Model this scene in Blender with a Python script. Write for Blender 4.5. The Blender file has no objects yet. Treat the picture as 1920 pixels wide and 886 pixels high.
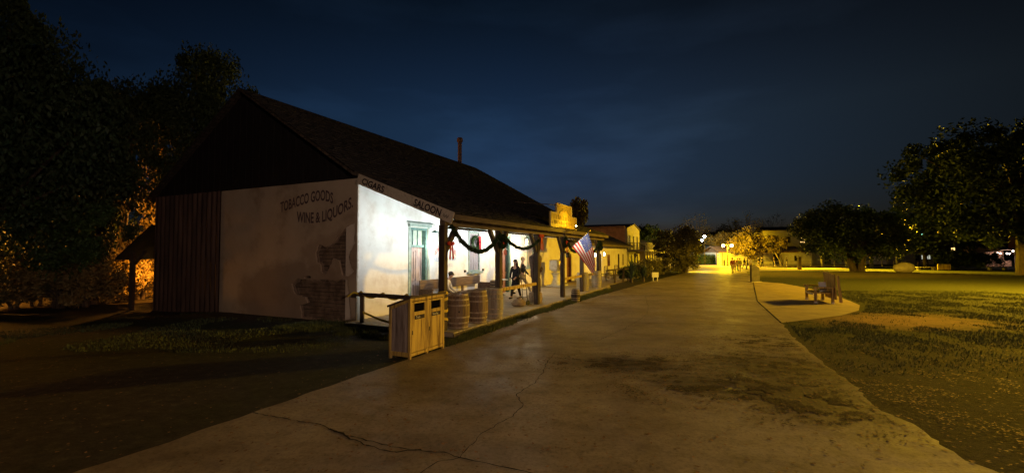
import bpy, bmesh, math, random
import numpy as np
from mathutils import Vector, Matrix, noise as mnoise
R = math.radians
SC = bpy.context.scene
COL = SC.collection
rnd = random.Random(7)

# ------------------------------------------------------------------ camera
H = 2.15
cd = bpy.data.cameras.new('camera'); cam = bpy.data.objects.new('camera', cd); COL.objects.link(cam)
cam.location = (0, 0, H); cam.rotation_euler = (R(90 + 2.0), 0, 0)
cd.sensor_width = 36; cd.lens = 830 / 1920 * 36; cd.clip_start = .05; cd.clip_end = 2000
SC.camera = cam
# ------------------------------------------------------------------ sky (last light of dusk)
wd = bpy.data.worlds.new('World'); SC.world = wd; wd.use_nodes = True
wn = wd.node_tree; wn.nodes.clear()
def wnode(t, **k):
    n = wn.nodes.new(t)
    for a, b in k.items(): setattr(n, a, b)
    return n
wo = wnode('ShaderNodeOutputWorld'); wb = wnode('ShaderNodeBackground'); sky = wnode('ShaderNodeTexSky')
sky.sky_type = 'NISHITA'; sky.sun_disc = False; sky.sun_elevation = R(-1.6); sky.sun_rotation = R(5)
sky.air_density = 1.0; sky.dust_density = .3; sky.ozone_density = 4.0
tc = wnode('ShaderNodeTexCoord'); mp = wnode('ShaderNodeMapping'); mp.inputs['Scale'].default_value = (1.4, 1.4, 5.5)
nz = wnode('ShaderNodeTexNoise'); nz.inputs['Scale'].default_value = 1.6; nz.inputs['Detail'].default_value = 6
rp = wnode('ShaderNodeMapRange'); rp.inputs[1].default_value = .50; rp.inputs[2].default_value = .74
rp.inputs[3].default_value = .93; rp.inputs[4].default_value = 1.5
tint = wnode('ShaderNodeMix', data_type='RGBA', blend_type='MULTIPLY'); tint.inputs[0].default_value = 1
tint.inputs[7].default_value = (.75, 1.0, .85, 1)
mul = wnode('ShaderNodeVectorMath', operation='SCALE')
L = wn.links.new
L(tc.outputs['Generated'], mp.inputs[0]); L(mp.outputs[0], nz.inputs[0]); L(nz.outputs[0], rp.inputs[0])
L(sky.outputs[0], tint.inputs[6]); L(tint.outputs[2], mul.inputs[0]); L(rp.outputs[0], mul.inputs['Scale'])
sep = wnode('ShaderNodeSeparateXYZ'); L(tc.outputs['Generated'], sep.inputs[0])
grd = wnode('ShaderNodeValToRGB'); cr_ = grd.color_ramp; cr_.elements[0].position = 0; cr_.elements[0].color = (.24, .28, .56, 1); cr_.elements[1].position = .62; cr_.elements[1].color = (.30, .24, .15, 1)
for p_, c_ in ((.27, (.86, .76, .66)), (.48, (.45, .36, .25))): e_ = cr_.elements.new(p_); e_.color = (*c_, 1)
L(sep.outputs[2], grd.inputs[0]); m3 = wnode('ShaderNodeMix', data_type='RGBA', blend_type='MULTIPLY'); m3.inputs[0].default_value = 1
sc2 = wnode('ShaderNodeVectorMath', operation='SCALE'); sc2.inputs['Scale'].default_value = 2.45
nm_ = wnode('ShaderNodeVectorMath', operation='NORMALIZE'); L(tc.outputs['Generated'], nm_.inputs[0])
dt_ = wnode('ShaderNodeVectorMath', operation='DOT_PRODUCT'); dt_.inputs[1].default_value = (.08, .96, .26); L(nm_.outputs[0], dt_.inputs[0])
fr_ = wnode('ShaderNodeMapRange'); fr_.inputs[1].default_value = .60; fr_.inputs[2].default_value = .97; fr_.inputs[3].default_value = .38; fr_.inputs[4].default_value = 1.04; L(dt_.outputs['Value'], fr_.inputs[0])
ml2 = wnode('ShaderNodeVectorMath', operation='SCALE'); L(mul.outputs[0], ml2.inputs[0]); L(fr_.outputs[0], ml2.inputs['Scale']); L(ml2.outputs[0], m3.inputs[6]); L(grd.outputs[0], m3.inputs[7]); L(m3.outputs[2], sc2.inputs[0]); xr_ = wnode('ShaderNodeMapRange'); xr_.inputs[1].default_value = .0; xr_.inputs[2].default_value = .75; L(sep.outputs[0], xr_.inputs[0])
glow = wnode('ShaderNodeMix', data_type='RGBA', blend_type='MULTIPLY'); L(xr_.outputs[0], glow.inputs[0]); glow.inputs[7].default_value = (1.55, .88, .52, 1); glow.clamp_result = False
L(sc2.outputs[0], glow.inputs[6]); L(glow.outputs[2], wb.inputs[0]); L(wb.outputs[0], wo.inputs[0])
wb.inputs[1].default_value = 0.10
SC.view_settings.view_transform = 'Standard'; SC.view_settings.look = 'None'
SC.view_settings.exposure = 0; SC.view_settings.gamma = 1; SC.view_settings.use_curve_mapping = False
SC.render.engine = 'CYCLES'; SC.cycles.use_denoising = True; SC.cycles.max_bounces = 6
SC.cycles.sample_clamp_indirect = 4; SC.cycles.sample_clamp_direct = 0
try: SC.cycles.denoiser = 'OPENIMAGEDENOISE'
except Exception: pass

SODIUM = (1.0, .61, .012); ORANGE = (1.0, .36, .03); COOL = (.76, .90, 1.0); WARMW = (1.0, .78, .42)

# ------------------------------------------------------------------ frames and helpers
TH = R(64.4); CU, SU = math.cos(TH), math.sin(TH)
AX, AY = -4.62, 13.3
def W(u, v, z=0.): return Vector((AX + u * CU - v * SU, AY + u * SU + v * CU, z))
def sm(t): t = min(1, max(0, t)); return t * t * (3 - 2 * t)
def gz(x, y):
    return -.3 * sm((y - 30) / 30) - .2 * sm((-x - 10) / 4) * sm((y - 9) / 5)
def G(px, py, extra=0.):
    a, c = (px - 960) / 830, (443 - py) / 830; t = R(2.0)
    d = Vector((a, math.cos(t) - c * math.sin(t), math.sin(t) + c * math.cos(t)))
    z = 0.
    for _ in range(8):
        k = (z - H) / d.z; z = gz(d.x * k, d.y * k) + extra
    return Vector((d.x * k, d.y * k, z))
def at(px, y, z=0): return Vector(((px - 960) / 830 * y, y, z))

class MB:
    def __init__(s): s.v = []; s.f = []; s.m = []; s.cur = 0
    def mat(s, i): s.cur = i; return s
    def add(s, vs, fs):
        n = len(s.v); s.v += [tuple(v) for v in vs]; s.f += [tuple(i + n for i in f) for f in fs]; s.m += [s.cur] * len(fs); return s
    def box(s, c, d, rot=None, taper=1.):
        x, y, z = d[0] / 2, d[1] / 2, d[2] / 2; vs = []
        for sz in (-1, 1):
            k = taper if sz > 0 else 1
            for sx, sy in ((-1, -1), (1, -1), (1, 1), (-1, 1)): vs.append(Vector((sx * x * k, sy * y * k, sz * z)))
        if rot is not None: vs = [rot @ v for v in vs]
        c = Vector(c)
        return s.add([v + c for v in vs], [(0, 3, 2, 1), (4, 5, 6, 7), (0, 1, 5, 4), (1, 2, 6, 5), (2, 3, 7, 6), (3, 0, 4, 7)])
    def bb(s, a, b):
        return s.box([(a[i] + b[i]) / 2 for i in range(3)], [abs(b[i] - a[i]) for i in range(3)])
    def bar(s, a, b, w, h=None):
        a = Vector(a); b = Vector(b); h = h or w; d = b - a; l = d.length
        q = d.to_track_quat('Z', 'Y').to_matrix()
        return s.box((a + b) / 2, (w, h, l), q)
    def tube(s, pts, rad, n=8, cap=True):
        pts = [Vector(p) for p in pts]
        if not hasattr(rad, '__len__'): rad = [rad] * len(pts)
        vs = []; up = None
        for i, p in enumerate(pts):
            d = (pts[min(i + 1, len(pts) - 1)] - pts[max(i - 1, 0)])
            if d.length < 1e-6: d = Vector((0, 0, 1))
            d.normalize()
            if up is None: up = d.orthogonal().normalized()
            else:
                up = up - d * up.dot(d)
                up = up.normalized() if up.length > 1e-5 else d.orthogonal().normalized()
            w = d.cross(up)
            for k in range(n):
                a = 2 * math.pi * k / n; vs.append(p + (up * math.cos(a) + w * math.sin(a)) * rad[i])
        fs = []
        for i in range(len(pts) - 1):
            for k in range(n):
                a = i * n + k; b = i * n + (k + 1) % n; fs.append((a, b, b + n, a + n))
        if cap: fs.append(tuple(range(n - 1, -1, -1))); fs.append(tuple((len(pts) - 1) * n + k for k in range(n)))
        return s.add(vs, fs)
    def lathe(s, prof, n=20, c=(0, 0, 0), cap=True):
        return s.tube([(c[0], c[1], c[2] + z) for r, z in prof], [r for r, z in prof], n, cap) if False else s._lathe(prof, n, c, cap)
    def _lathe(s, prof, n, c, cap):
        vs = []
        for r, z in prof:
            for k in range(n):
                a = 2 * math.pi * k / n; vs.append((c[0] + r * math.cos(a), c[1] + r * math.sin(a), c[2] + z))
        fs = []
        for i in range(len(prof) - 1):
            for k in range(n):
                a = i * n + k; b = i * n + (k + 1) % n; fs.append((a, b, b + n, a + n))
        if cap: fs.append(tuple(range(n - 1, -1, -1))); fs.append(tuple((len(prof) - 1) * n + k for k in range(n)))
        return s.add(vs, fs)
    def prism(s, poly, vec):
        n = len(poly); vec = Vector(vec); a = [Vector(p) for p in poly]
        return s.add(a + [p + vec for p in a], [tuple(range(n - 1, -1, -1)), tuple(range(n, 2 * n))] + [(i, (i + 1) % n, (i + 1) % n + n, i + n) for i in range(n)])
    def ball(s, c, r, n=10, sc=(1, 1, 1)):
        pr = []
        for i in range(n + 1):
            a = -math.pi / 2 + math.pi * i / n; pr.append((max(1e-4, math.cos(a)) * r, math.sin(a) * r))
        o = len(s.v); s._lathe(pr, n * 2, (0, 0, 0), True)
        for i in range(o, len(s.v)):
            v = s.v[i]; s.v[i] = (v[0] * sc[0] + c[0], v[1] * sc[1] + c[1], v[2] * sc[2] + c[2])
        return s
    def build(s, name, mats, parent=None, smooth=False, bevel=0, label=None):
        me = bpy.data.meshes.new(name); me.from_pydata(s.v, [], s.f); 
        if not isinstance(mats, (list, tuple)): mats = [mats]
        for m in mats: me.materials.append(m)
        me.polygons.foreach_set('material_index', s.m)
        bm = bmesh.new(); bm.from_mesh(me); bmesh.ops.recalc_face_normals(bm, faces=bm.faces)
        if bevel: bmesh.ops.bevel(bm, geom=[e for e in bm.edges], offset=bevel, segments=1, affect='EDGES', clamp_overlap=True)
        bm.to_mesh(me); bm.free()
        if smooth:
            me.polygons.foreach_set('use_smooth', [True] * len(me.polygons))
            try: me.set_sharp_from_angle(angle=R(38))
            except Exception: pass
        return link(name, me, parent, label)
def link(name, me, parent=None, label=None):
    o = bpy.data.objects.new(name, me); COL.objects.link(o)
    if parent: o.parent = parent
    if label: o['label'] = label
    return o
def tag(o, label=None, cat=None, group=None, kind=None):
    for k, v in (('label', label), ('category', cat), ('group', group), ('kind', kind)):
        if v: o[k] = v
    return o
def thing(name, label, cat, loc=(0, 0, 0), rz=0., group=None):
    o = bpy.data.objects.new(name, None); COL.objects.link(o); o.location = loc; o.rotation_euler = (0, 0, rz)
    o.empty_display_size = .2
    return tag(o, label, cat, group)
def dup(o, loc=None, rz=None, label=None, parent=None):
    c = o.copy(); COL.objects.link(c); c.parent = parent
    if loc is not None: c.location = loc
    if rz is not None: c.rotation_euler = (0, 0, rz)
    if label: c['label'] = label
    for ch in [x for x in COL.objects if x.parent == o]: dup(ch, parent=c)
    return c
def struct(o): o['kind'] = 'structure'; return o
def npmesh(name, V, F, mats, parent=None, mi=None, smooth=False):
    me = bpy.data.meshes.new(name); n = len(F); k = F.shape[1]
    me.vertices.add(len(V)); me.vertices.foreach_set('co', V.astype(np.float32).ravel())
    me.loops.add(n * k); me.loops.foreach_set('vertex_index', F.astype(np.int32).ravel())
    me.polygons.add(n); me.polygons.foreach_set('loop_start', np.arange(0, n * k, k, dtype=np.int32))
    me.polygons.foreach_set('loop_total', np.full(n, k, dtype=np.int32))
    if not isinstance(mats, (list, tuple)): mats = [mats]
    for m in mats: me.materials.append(m)
    if mi is not None: me.polygons.foreach_set('material_index', mi.astype(np.int32))
    me.update(calc_edges=True); me.validate()
    return link(name, me, parent)

# ------------------------------------------------------------------ materials
def mat(name, c1, c2=None, sc=6., rough=.8, bump=.0, stretch=(1, 1, 1), metal=0., detail=6, c3=None, bsc=None, spec=.3, lo=.35, hi=.65):
    m = bpy.data.materials.new(name); m.use_nodes = True; nt = m.node_tree; N = nt.nodes; K = nt.links.new
    b = N['Principled BSDF']; b.inputs['Roughness'].default_value = rough; b.inputs['Metallic'].default_value = metal
    b.inputs['Specular IOR Level'].default_value = spec
    tc = N.new('ShaderNodeTexCoord'); mp = N.new('ShaderNodeMapping'); mp.inputs['Scale'].default_value = stretch
    K(tc.outputs['Object'], mp.inputs[0])
    n = N.new('ShaderNodeTexNoise'); n.inputs['Scale'].default_value = sc; n.inputs['Detail'].default_value = detail
    n.inputs['Roughness'].default_value = .65; K(mp.outputs[0], n.inputs[0])
    r = N.new('ShaderNodeValToRGB'); r.color_ramp.elements[0].position = lo; r.color_ramp.elements[1].position = hi
    c2 = c2 or tuple(x * .6 for x in c1)
    r.color_ramp.elements[0].color = (*c2, 1); r.color_ramp.elements[1].color = (*c1, 1)
    if c3: e = r.color_ramp.elements.new((lo + hi) / 2); e.color = (*c3, 1)
    K(n.outputs[0], r.inputs[0]); K(r.outputs[0], b.inputs['Base Color'])
    if bump:
        n2 = N.new('ShaderNodeTexNoise'); n2.inputs['Scale'].default_value = bsc or sc * 4; n2.inputs['Detail'].default_value = 4
        K(mp.outputs[0], n2.inputs[0]); bu = N.new('ShaderNodeBump'); bu.inputs['Strength'].default_value = bump
        bu.inputs['Distance'].default_value = .02; K(n2.outputs[0], bu.inputs['Height']); K(bu.outputs[0], b.inputs['Normal'])
    return m
def emit(name, col, st):
    m = bpy.data.materials.new(name); m.use_nodes = True; N = m.node_tree.nodes; b = N['Principled BSDF']
    b.inputs['Base Color'].default_value = (*col, 1); b.inputs['Emission Color'].default_value = (*col, 1)
    b.inputs['Emission Strength'].default_value = st; return m
M = {}
M['plaster'] = mat('plaster', (.74, .69, .60), (.60, .52, .42), 1.3, .92, .9, detail=9, c3=(.70, .65, .56), bsc=4)
M['plaster_old'] = mat('plaster_old', (.52, .44, .33), (.31, .245, .17), .8, .95, .5, detail=10, c3=(.47, .39, .29), bsc=3.5, lo=.3, hi=.62)
M['adobe'] = mat('adobe', (.25, .19, .14), (.11, .08, .06), 3, .95, .8, detail=10)
M['mortar'] = mat('mortar', (.08, .06, .045), (.04, .03, .02), 5, .95, .8)
M['wood_dark'] = mat('wood_dark', (.085, .062, .045), (.04, .028, .02), 5, .8, .5, (3, 3, .35))
M['wood_beam'] = mat('wood_beam', (.17, .13, .09), (.08, .06, .04), 4, .8, .5, (.35, 3, 3))
M['wood_dark_h'] = mat('wood_dark_h', (.17, .10, .055), (.07, .04, .025), 5, .6, .4, (.35, 3, 3))
M['bin_wood'] = mat('bin_wood', (.52, .37, .09), (.15, .085, .03), 3.0, .7, .6, (3.5, 3.5, .3), detail=10, c3=(.42, .29, .08), lo=.38, hi=.60)
M['bin_side'] = mat('bin_side', (.38, .32, .28), (.12, .09, .075), 3.2, .8, .6, (3.5, 3.5, .3), detail=9)
M['deck'] = mat('deck', (.42, .36, .28), (.22, .18, .13), 4, .7, .4, (3, .3, 3))
M['concrete'] = mat('concrete', (.34, .31, .26), (.2, .18, .15), 3, .9, .4)
M['green_paint'] = mat('green_paint', (.12, .22, .19), (.06, .12, .10), 5, .55, .3)
M['sage'] = mat('sage', (.34, .40, .33), (.2, .25, .2), 5, .6, .3)
M['door_red'] = mat('door_red', (.27, .12, .085), (.14, .06, .045), 5, .6, .3, (3, 3, .4))
M['door_old'] = mat('door_old', (.40, .31, .27), (.2, .14, .12), 6, .75, .4, (3, 3, .4))
M['shutter'] = mat('shutter', (.44, .38, .36), (.27, .22, .2), 6, .75, .4, (3, 3, .4))
M['board_white'] = mat('board_white', (.66, .60, .48), (.38, .32, .23), 5, .8, .3, (.5, 3, 3), lo=.25, hi=.55)
M['ink'] = mat('ink', (.035, .022, .03), (.02, .014, .02), 9, .8)
M['ink_wall'] = mat('ink_wall', (.06, .035, .045), (.16, .11, .10), 16, .9, lo=.25, hi=.72)
M['ink_red'] = mat('ink_red', (.5, .06, .05), (.62, .32, .27), 14, .9)
M['ink_blue'] = mat('ink_blue', (.2, .28, .42), (.45, .5, .55), 14, .9)
M['ink_faint'] = mat('ink_faint', (.38, .34, .42), (.5, .46, .5), 14, .9)
M['barrel'] = mat('barrel', (.27, .19, .11), (.09, .055, .035), 2.4, .7, .5, (4, 4, .5), detail=8)
M['barrel_grey'] = mat('barrel_grey', (.36, .33, .27), (.2, .17, .13), 3, .75, .5, (4, 4, .5), detail=8)
M['hoop'] = mat('hoop', (.46, .38, .26), (.22, .17, .12), 8, .5, .2, metal=.2)
M['black_metal'] = mat('black_metal', (.03, .03, .03), (.015, .015, .015), 8, .45, metal=.5)
M['iron'] = mat('iron', (.10, .085, .07), (.05, .04, .035), 8, .5, metal=.6)
M['grey_metal'] = mat('grey_metal', (.32, .32, .32), (.2, .2, .2), 8, .5, metal=.5)
M['tape'] = mat('tape', (.75, .55, .05), (.5, .34, .03), 9, .4)
M['void'] = mat('void', (.006, .006, .006), (.004, .004, .004), 4, 1, spec=0)
M['fir'] = mat('fir', (.035, .06, .022), (.015, .028, .01), 3, .8, spec=.1)
M['sign_yellow'] = mat('sign_yellow', (.66, .47, .10), (.36, .24, .05), 3, .6, .2, (4, 4, .4))
M['sign_edge'] = mat('sign_edge', (.66, .58, .40), (.45, .36, .22), 6, .7)
M['statue'] = mat('statue', (.13, .07, .05), (.05, .03, .022), 6, .55, .5)
M['scale_white'] = mat('scale_white', (.66, .66, .62), (.40, .38, .33), 6, .5, .2)
M['brass'] = mat('brass', (.6, .42, .12), (.4, .27, .08), 8, .35, metal=.8)
M['sack'] = mat('sack', (.36, .27, .17), (.2, .14, .09), 8, .9, .5)
M['leaf_dark'] = mat('leaf_dark', (.055, .085, .030), (.022, .040, .014), 1.2, .6, lo=.3, hi=.7)
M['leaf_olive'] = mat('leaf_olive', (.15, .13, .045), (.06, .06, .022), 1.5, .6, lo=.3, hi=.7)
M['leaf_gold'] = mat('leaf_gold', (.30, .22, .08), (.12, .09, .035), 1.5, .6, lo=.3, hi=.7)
M['leaf_green'] = mat('leaf_green', (.07, .13, .03), (.03, .06, .016), 3, .6, lo=.3, hi=.7)
M['leaf_agave'] = mat('leaf_agave', (.10, .14, .10), (.05, .08, .05), 4, .6)
M['bark'] = mat('bark', (.12, .09, .06), (.05, .038, .027), 6, .9, .8, (2, 2, .5))
M['bark_pale'] = mat('bark_pale', (.5, .42, .32), (.25, .19, .13), 5, .8, .5, (2, 2, .6))
M['grass'] = mat('grass', (.095, .11, .028), (.035, .042, .013), 2.5, .7, lo=.3, hi=.7)
M['litter'] = mat('litter', (.30, .15, .07), (.04, .026, .016), 17, .8, lo=.3, hi=.7, detail=2)
M['red_cloth'] = mat('red_cloth', (.45, .02, .025), (.28, .012, .015), 8, .7)
M['flag_red'] = mat('flag_red', (.60, .02, .02), (.5, .015, .015), 8, .75)
M['flag_white'] = mat('flag_white', (.82, .79, .74), (.76, .72, .66), 8, .75)
M['flag_blue'] = mat('flag_blue', (.04, .07, .26), (.03, .05, .2), 8, .75)
M['stone'] = mat('stone', (.11, .10, .09), (.06, .052, .045), 3, .9, .7, detail=9)
M['boulder'] = mat('boulder', (.5, .45, .32), (.3, .26, .17), 2, .9, .9, detail=9)
M['paper'] = mat('paper', (.62, .62, .60), (.5, .5, .5), 8, .6)
M['pale_paint'] = mat('pale_paint', (.50, .45, .33), (.38, .33, .23), 2, .8, .2)
M['salmon'] = mat('salmon', (.62, .38, .26), (.45, .26, .18), 2, .8, .2)
M['white_wall'] = mat('white_wall', (.62, .64, .60), (.46, .48, .44), 1.5, .85, .2)
M['window_dark'] = mat('window_dark', (.03, .032, .036), (.02, .02, .024), 3, .15, spec=.5)
M['glass'] = mat('glass', (.5, .55, .5), (.4, .45, .4), 3, .1)
M['canopy'] = mat('canopy', (.62, .46, .34), (.42, .26, .2), 2, .8)
# skin and cloth
M['skin'] = mat('skin', (.52, .31, .22), (.45, .26, .18), 9, .55)
def cloth(n, c): M[n] = mat(n, c, tuple(x * .75 for x in c), 12, .85, .2); return M[n]
cloth('black_cloth', (.018, .017, .022)); cloth('navy_cloth', (.04, .05, .09)); cloth('grey_cloth', (.2, .2, .2)); cloth('white_cloth', (.68, .64, .60))
cloth('tan_cloth', (.40, .32, .22)); cloth('maroon_cloth', (.20, .04, .05)); cloth('olive_cloth', (.22, .24, .10)); cloth('denim', (.08, .11, .18))
M['hair_dark'] = mat('hair_dark', (.03, .02, .016), (.015, .01, .008), 30, .5, stretch=(4, 4, .5))
M['hair_blond'] = mat('hair_blond', (.42, .27, .14), (.28, .17, .08), 30, .5, stretch=(4, 4, .5))

def shingle_mat(name, c1, c2, scale=1.):
    m = mat(name, c1, c2, 2.2, .9, 0); nt = m.node_tree; N = nt.nodes; K = nt.links.new
    b = N['Principled BSDF']; tc = N.new('ShaderNodeTexCoord'); mp = N.new('ShaderNodeMapping')
    mp.inputs['Scale'].default_value = (1, 1, 1)
    K(tc.outputs['UV'], mp.inputs[0])
    br = N.new('ShaderNodeTexBrick'); br.inputs['Scale'].default_value = 1.; br.inputs['Brick Width'].default_value = .22; br.inputs['Row Height'].default_value = .17
    br.inputs['Mortar Size'].default_value = .016; br.inputs['Color1'].default_value = (1, 1, 1, 1); br.inputs['Color2'].default_value = (.55, .55, .55, 1)
    br.inputs['Mortar'].default_value = (.15, .15, .15, 1); K(mp.outputs[0], br.inputs['Vector'])
    mx = N.new('ShaderNodeMix'); mx.data_type = 'RGBA'; mx.blend_type = 'MULTIPLY'; mx.inputs[0].default_value = .85
    src = b.inputs['Base Color'].links[0].from_socket; K(src, mx.inputs[6]); K(br.outputs['Color'], mx.inputs[7]); K(mx.outputs[2], b.inputs['Base Color'])
    bu = N.new('ShaderNodeBump'); bu.inputs['Strength'].default_value = .8; bu.inputs['Distance'].default_value = .03; K(br.outputs['Color'], bu.inputs['Height']); K(bu.outputs[0], b.inputs['Normal'])
    return m
M['shake'] = mat('shake', (.062, .056, .05), (.026, .024, .022), 2.6, .95, .4, (1.5, 1.5, 1.5), detail=8)
M['shake_dark'] = mat('shake_dark', (.05, .045, .042), (.02, .019, .018), 2.6, .95, .4, (1.5, 1.5, 1.5), detail=8)
M['shingle'] = shingle_mat('shingle', (.14, .11, .08), (.075, .06, .045))
M['shingle_dark'] = shingle_mat('shingle_dark', (.075, .06, .05), (.04, .032, .028))

DEFER = 0
def mask_node(nt, pos, cx, cy, rx, ry, ang=0., soft=.35, nsrc=None, namp=.5):
    """elliptical patch on the ground, 1 inside, with a broken edge"""
    N = nt.nodes; K = nt.links.new
    mp = N.new('ShaderNodeMapping'); mp.vector_type = 'TEXTURE'
    mp.inputs['Location'].default_value = (cx, cy, 0); mp.inputs['Rotation'].default_value = (0, 0, ang); mp.inputs['Scale'].default_value = (rx, ry, 1000)
    K(pos, mp.inputs[0]); ln = N.new('ShaderNodeVectorMath'); ln.operation = 'LENGTH'; K(mp.outputs[0], ln.inputs[0])
    ad = N.new('ShaderNodeMath'); ad.operation = 'MULTIPLY_ADD'; K(nsrc, ad.inputs[0]); ad.inputs[1].default_value = namp; K(ln.outputs['Value'], ad.inputs[2])
    r = N.new('ShaderNodeMapRange'); r.inputs[1].default_value = 1 + namp * .5 - soft; r.inputs[2].default_value = 1 + namp * .5 + soft
    r.inputs[3].default_value = 1; r.inputs[4].default_value = 0; K(ad.outputs[0], r.inputs[0]); return r.outputs[0]
def noise_node(nt, pos, sc, det=6, stretch=None, rg=.6):
    N = nt.nodes; n = N.new('ShaderNodeTexNoise'); n.inputs['Scale'].default_value = sc; n.inputs['Detail'].default_value = det; n.inputs['Roughness'].default_value = rg
    if stretch:
        mp = N.new('ShaderNodeMapping'); mp.inputs['Scale'].default_value = stretch[:3]
        if len(stretch) > 3: mp.inputs['Rotation'].default_value = (0, 0, stretch[3])
        nt.links.new(pos, mp.inputs[0]); pos = mp.outputs[0]
    nt.links.new(pos, n.inputs[0]); return n.outputs[0]
def ramp_node(nt, src, stops):
    r = nt.nodes.new('ShaderNodeValToRGB'); cr = r.color_ramp
    while len(cr.elements) < len(stops): cr.elements.new(.5)
    for e, (p, c) in zip(cr.elements, stops): e.position = p; e.color = (*c, 1) if len(c) == 3 else c
    nt.links.new(src, r.inputs[0]); return r.outputs[0]
def mixc(nt, f, a, b):
    m = nt.nodes.new('ShaderNodeMix'); m.data_type = 'RGBA'; K = nt.links.new
    if isinstance(f, (int, float)): m.inputs[0].default_value = f
    else: K(f, m.inputs[0])
    for i, x in ((6, a), (7, b)):
        if isinstance(x, tuple): m.inputs[i].default_value = (*x, 1)
        else: K(x, m.inputs[i])
    return m.outputs[2]
def newmat(name, rough=.9, spec=.3):
    m = bpy.data.materials.new(name); m.use_nodes = True; nt = m.node_tree; b = nt.nodes['Principled BSDF']
    b.inputs['Roughness'].default_value = rough; b.inputs['Specular IOR Level'].default_value = spec
    g = nt.nodes.new('ShaderNodeNewGeometry'); return m, nt, b, g.outputs['Position']
def bump_to(nt, b, src, st, dist):
    bu = nt.nodes.new('ShaderNodeBump'); bu.inputs['Strength'].default_value = st; bu.inputs['Distance'].default_value = dist
    nt.links.new(src, bu.inputs['Height']); nt.links.new(bu.outputs[0], b.inputs['Normal'])
# old plaster gets a broad damp stain low on the wall
nt = M['plaster_old'].node_tree; b = nt.nodes['Principled BSDF']; tcn = [n for n in nt.nodes if n.type == 'TEX_COORD'][0]
sx_ = nt.nodes.new('ShaderNodeSeparateXYZ'); nt.links.new(tcn.outputs['Object'], sx_.inputs[0]); cx_ = nt.nodes.new('ShaderNodeCombineXYZ'); nt.links.new(sx_.outputs[1], cx_.inputs[0]); nt.links.new(sx_.outputs[2], cx_.inputs[1])
ns_ = noise_node(nt, cx_.outputs[0], 1.1, 9, rg=.62); src = b.inputs['Base Color'].links[0].from_socket
k1 = mask_node(nt, cx_.outputs[0], 2.9, .6, 2.6, 1.25, 0, .10, ns_, .9); k2 = mask_node(nt, cx_.outputs[0], .8, 2.0, 1.5, .75, 0, .14, ns_, .9)
c = mixc(nt, k1, src, (.24, .175, .125)); m2_ = nt.nodes.new('ShaderNodeMix'); m2_.data_type = 'RGBA'; m2_.inputs[0].default_value = .55; nt.links.new(src, m2_.inputs[6]); nt.links.new(c, m2_.inputs[7])
c = mixc(nt, k2, m2_.outputs[2], (.30, .225, .16)); m4_ = nt.nodes.new('ShaderNodeMix'); m4_.data_type = 'RGBA'; m4_.inputs[0].default_value = .5; nt.links.new(m2_.outputs[2], m4_.inputs[6]); nt.links.new(c, m4_.inputs[7]); nt.links.new(m4_.outputs[2], b.inputs['Base Color'])
# ground: dirt, grass, mulch
m, nt, b, pos = newmat('ground_soil', .95, .15); M['ground'] = m
nA = noise_node(nt, pos, .55, 8); nB = noise_node(nt, pos, 5, 8, rg=.7); nC = noise_node(nt, pos, 1.4, 8)
dirt = ramp_node(nt, nB, [(.3, (.022, .018, .014)), (.55, (.048, .039, .031)), (.75, (.095, .078, .06))])
grassc = ramp_node(nt, nB, [(.3, (.013, .015, .005)), (.55, (.026, .029, .009)), (.75, (.05, .046, .016))])
mulch = ramp_node(nt, noise_node(nt, pos, 14, 8, rg=.8), [(.36, (.010, .007, .005)), (.55, (.028, .018, .012)), (.74, (.11, .068, .038))])
patch = ramp_node(nt, nB, [(.3, (.17, .095, .05)), (.7, (.30, .18, .09))])
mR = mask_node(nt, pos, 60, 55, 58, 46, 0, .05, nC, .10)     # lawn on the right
mR2 = mask_node(nt, pos, 15, 16.5, 9.5, 7.6, 0.2, .22, nC, .6)
mL = mask_node(nt, pos, -11, 12.0, 9.5, 2.6, R(-20), .4, nA, .9)
mM = mask_node(nt, pos, 11.0, 2.2, 7.4, 7.4, 0, .25, nC, 1.1)
mP = mask_node(nt, pos, 12.3, 14.0, 2.4, 1.5, R(8), .5, nC, 1.3)
mS = mask_node(nt, pos, W(5, -3.6).x, W(5, -3.6).y, 11, .95, TH, .3, nC, .8)
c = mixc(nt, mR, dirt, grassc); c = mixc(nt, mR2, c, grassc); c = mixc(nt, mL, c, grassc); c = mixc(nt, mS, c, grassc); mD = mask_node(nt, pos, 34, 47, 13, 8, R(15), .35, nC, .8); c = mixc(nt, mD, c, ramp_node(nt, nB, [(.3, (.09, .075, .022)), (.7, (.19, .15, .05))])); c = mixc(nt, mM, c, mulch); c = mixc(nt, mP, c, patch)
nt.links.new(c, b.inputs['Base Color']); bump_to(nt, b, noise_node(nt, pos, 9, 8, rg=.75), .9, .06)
# road: worn tinted concrete
m, nt, b, pos = newmat('road_surface', .62, .35); M['road'] = m
n1 = noise_node(nt, pos, .45, 9, rg=.65); n2 = noise_node(nt, pos, 26, 6, rg=.7)
base = ramp_node(nt, n1, [(.3, (.15, .11, .082)), (.45, (.20, .155, .115)), (.55, (.25, .20, .15)), (.7, (.30, .245, .185))])
nm2 = noise_node(nt, pos, 1.9, 10, (1, 1.6, 1, .5), rg=.75); med = ramp_node(nt, nm2, [(.36, (.62, .58, .54)), (.50, (.95, .95, .95)), (.7, (1.12, 1.12, 1.12))])
mm0 = nt.nodes.new('ShaderNodeMix'); mm0.data_type = 'RGBA'; mm0.blend_type = 'MULTIPLY'; mm0.inputs[0].default_value = .8; nt.links.new(base, mm0.inputs[6]); nt.links.new(med, mm0.inputs[7]); base = mm0.outputs[2]
fine = ramp_node(nt, n2, [(.32, (.55, .53, .5)), (.5, (.95, .95, .95)), (.7, (1.1, 1.1, 1.1))])
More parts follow.
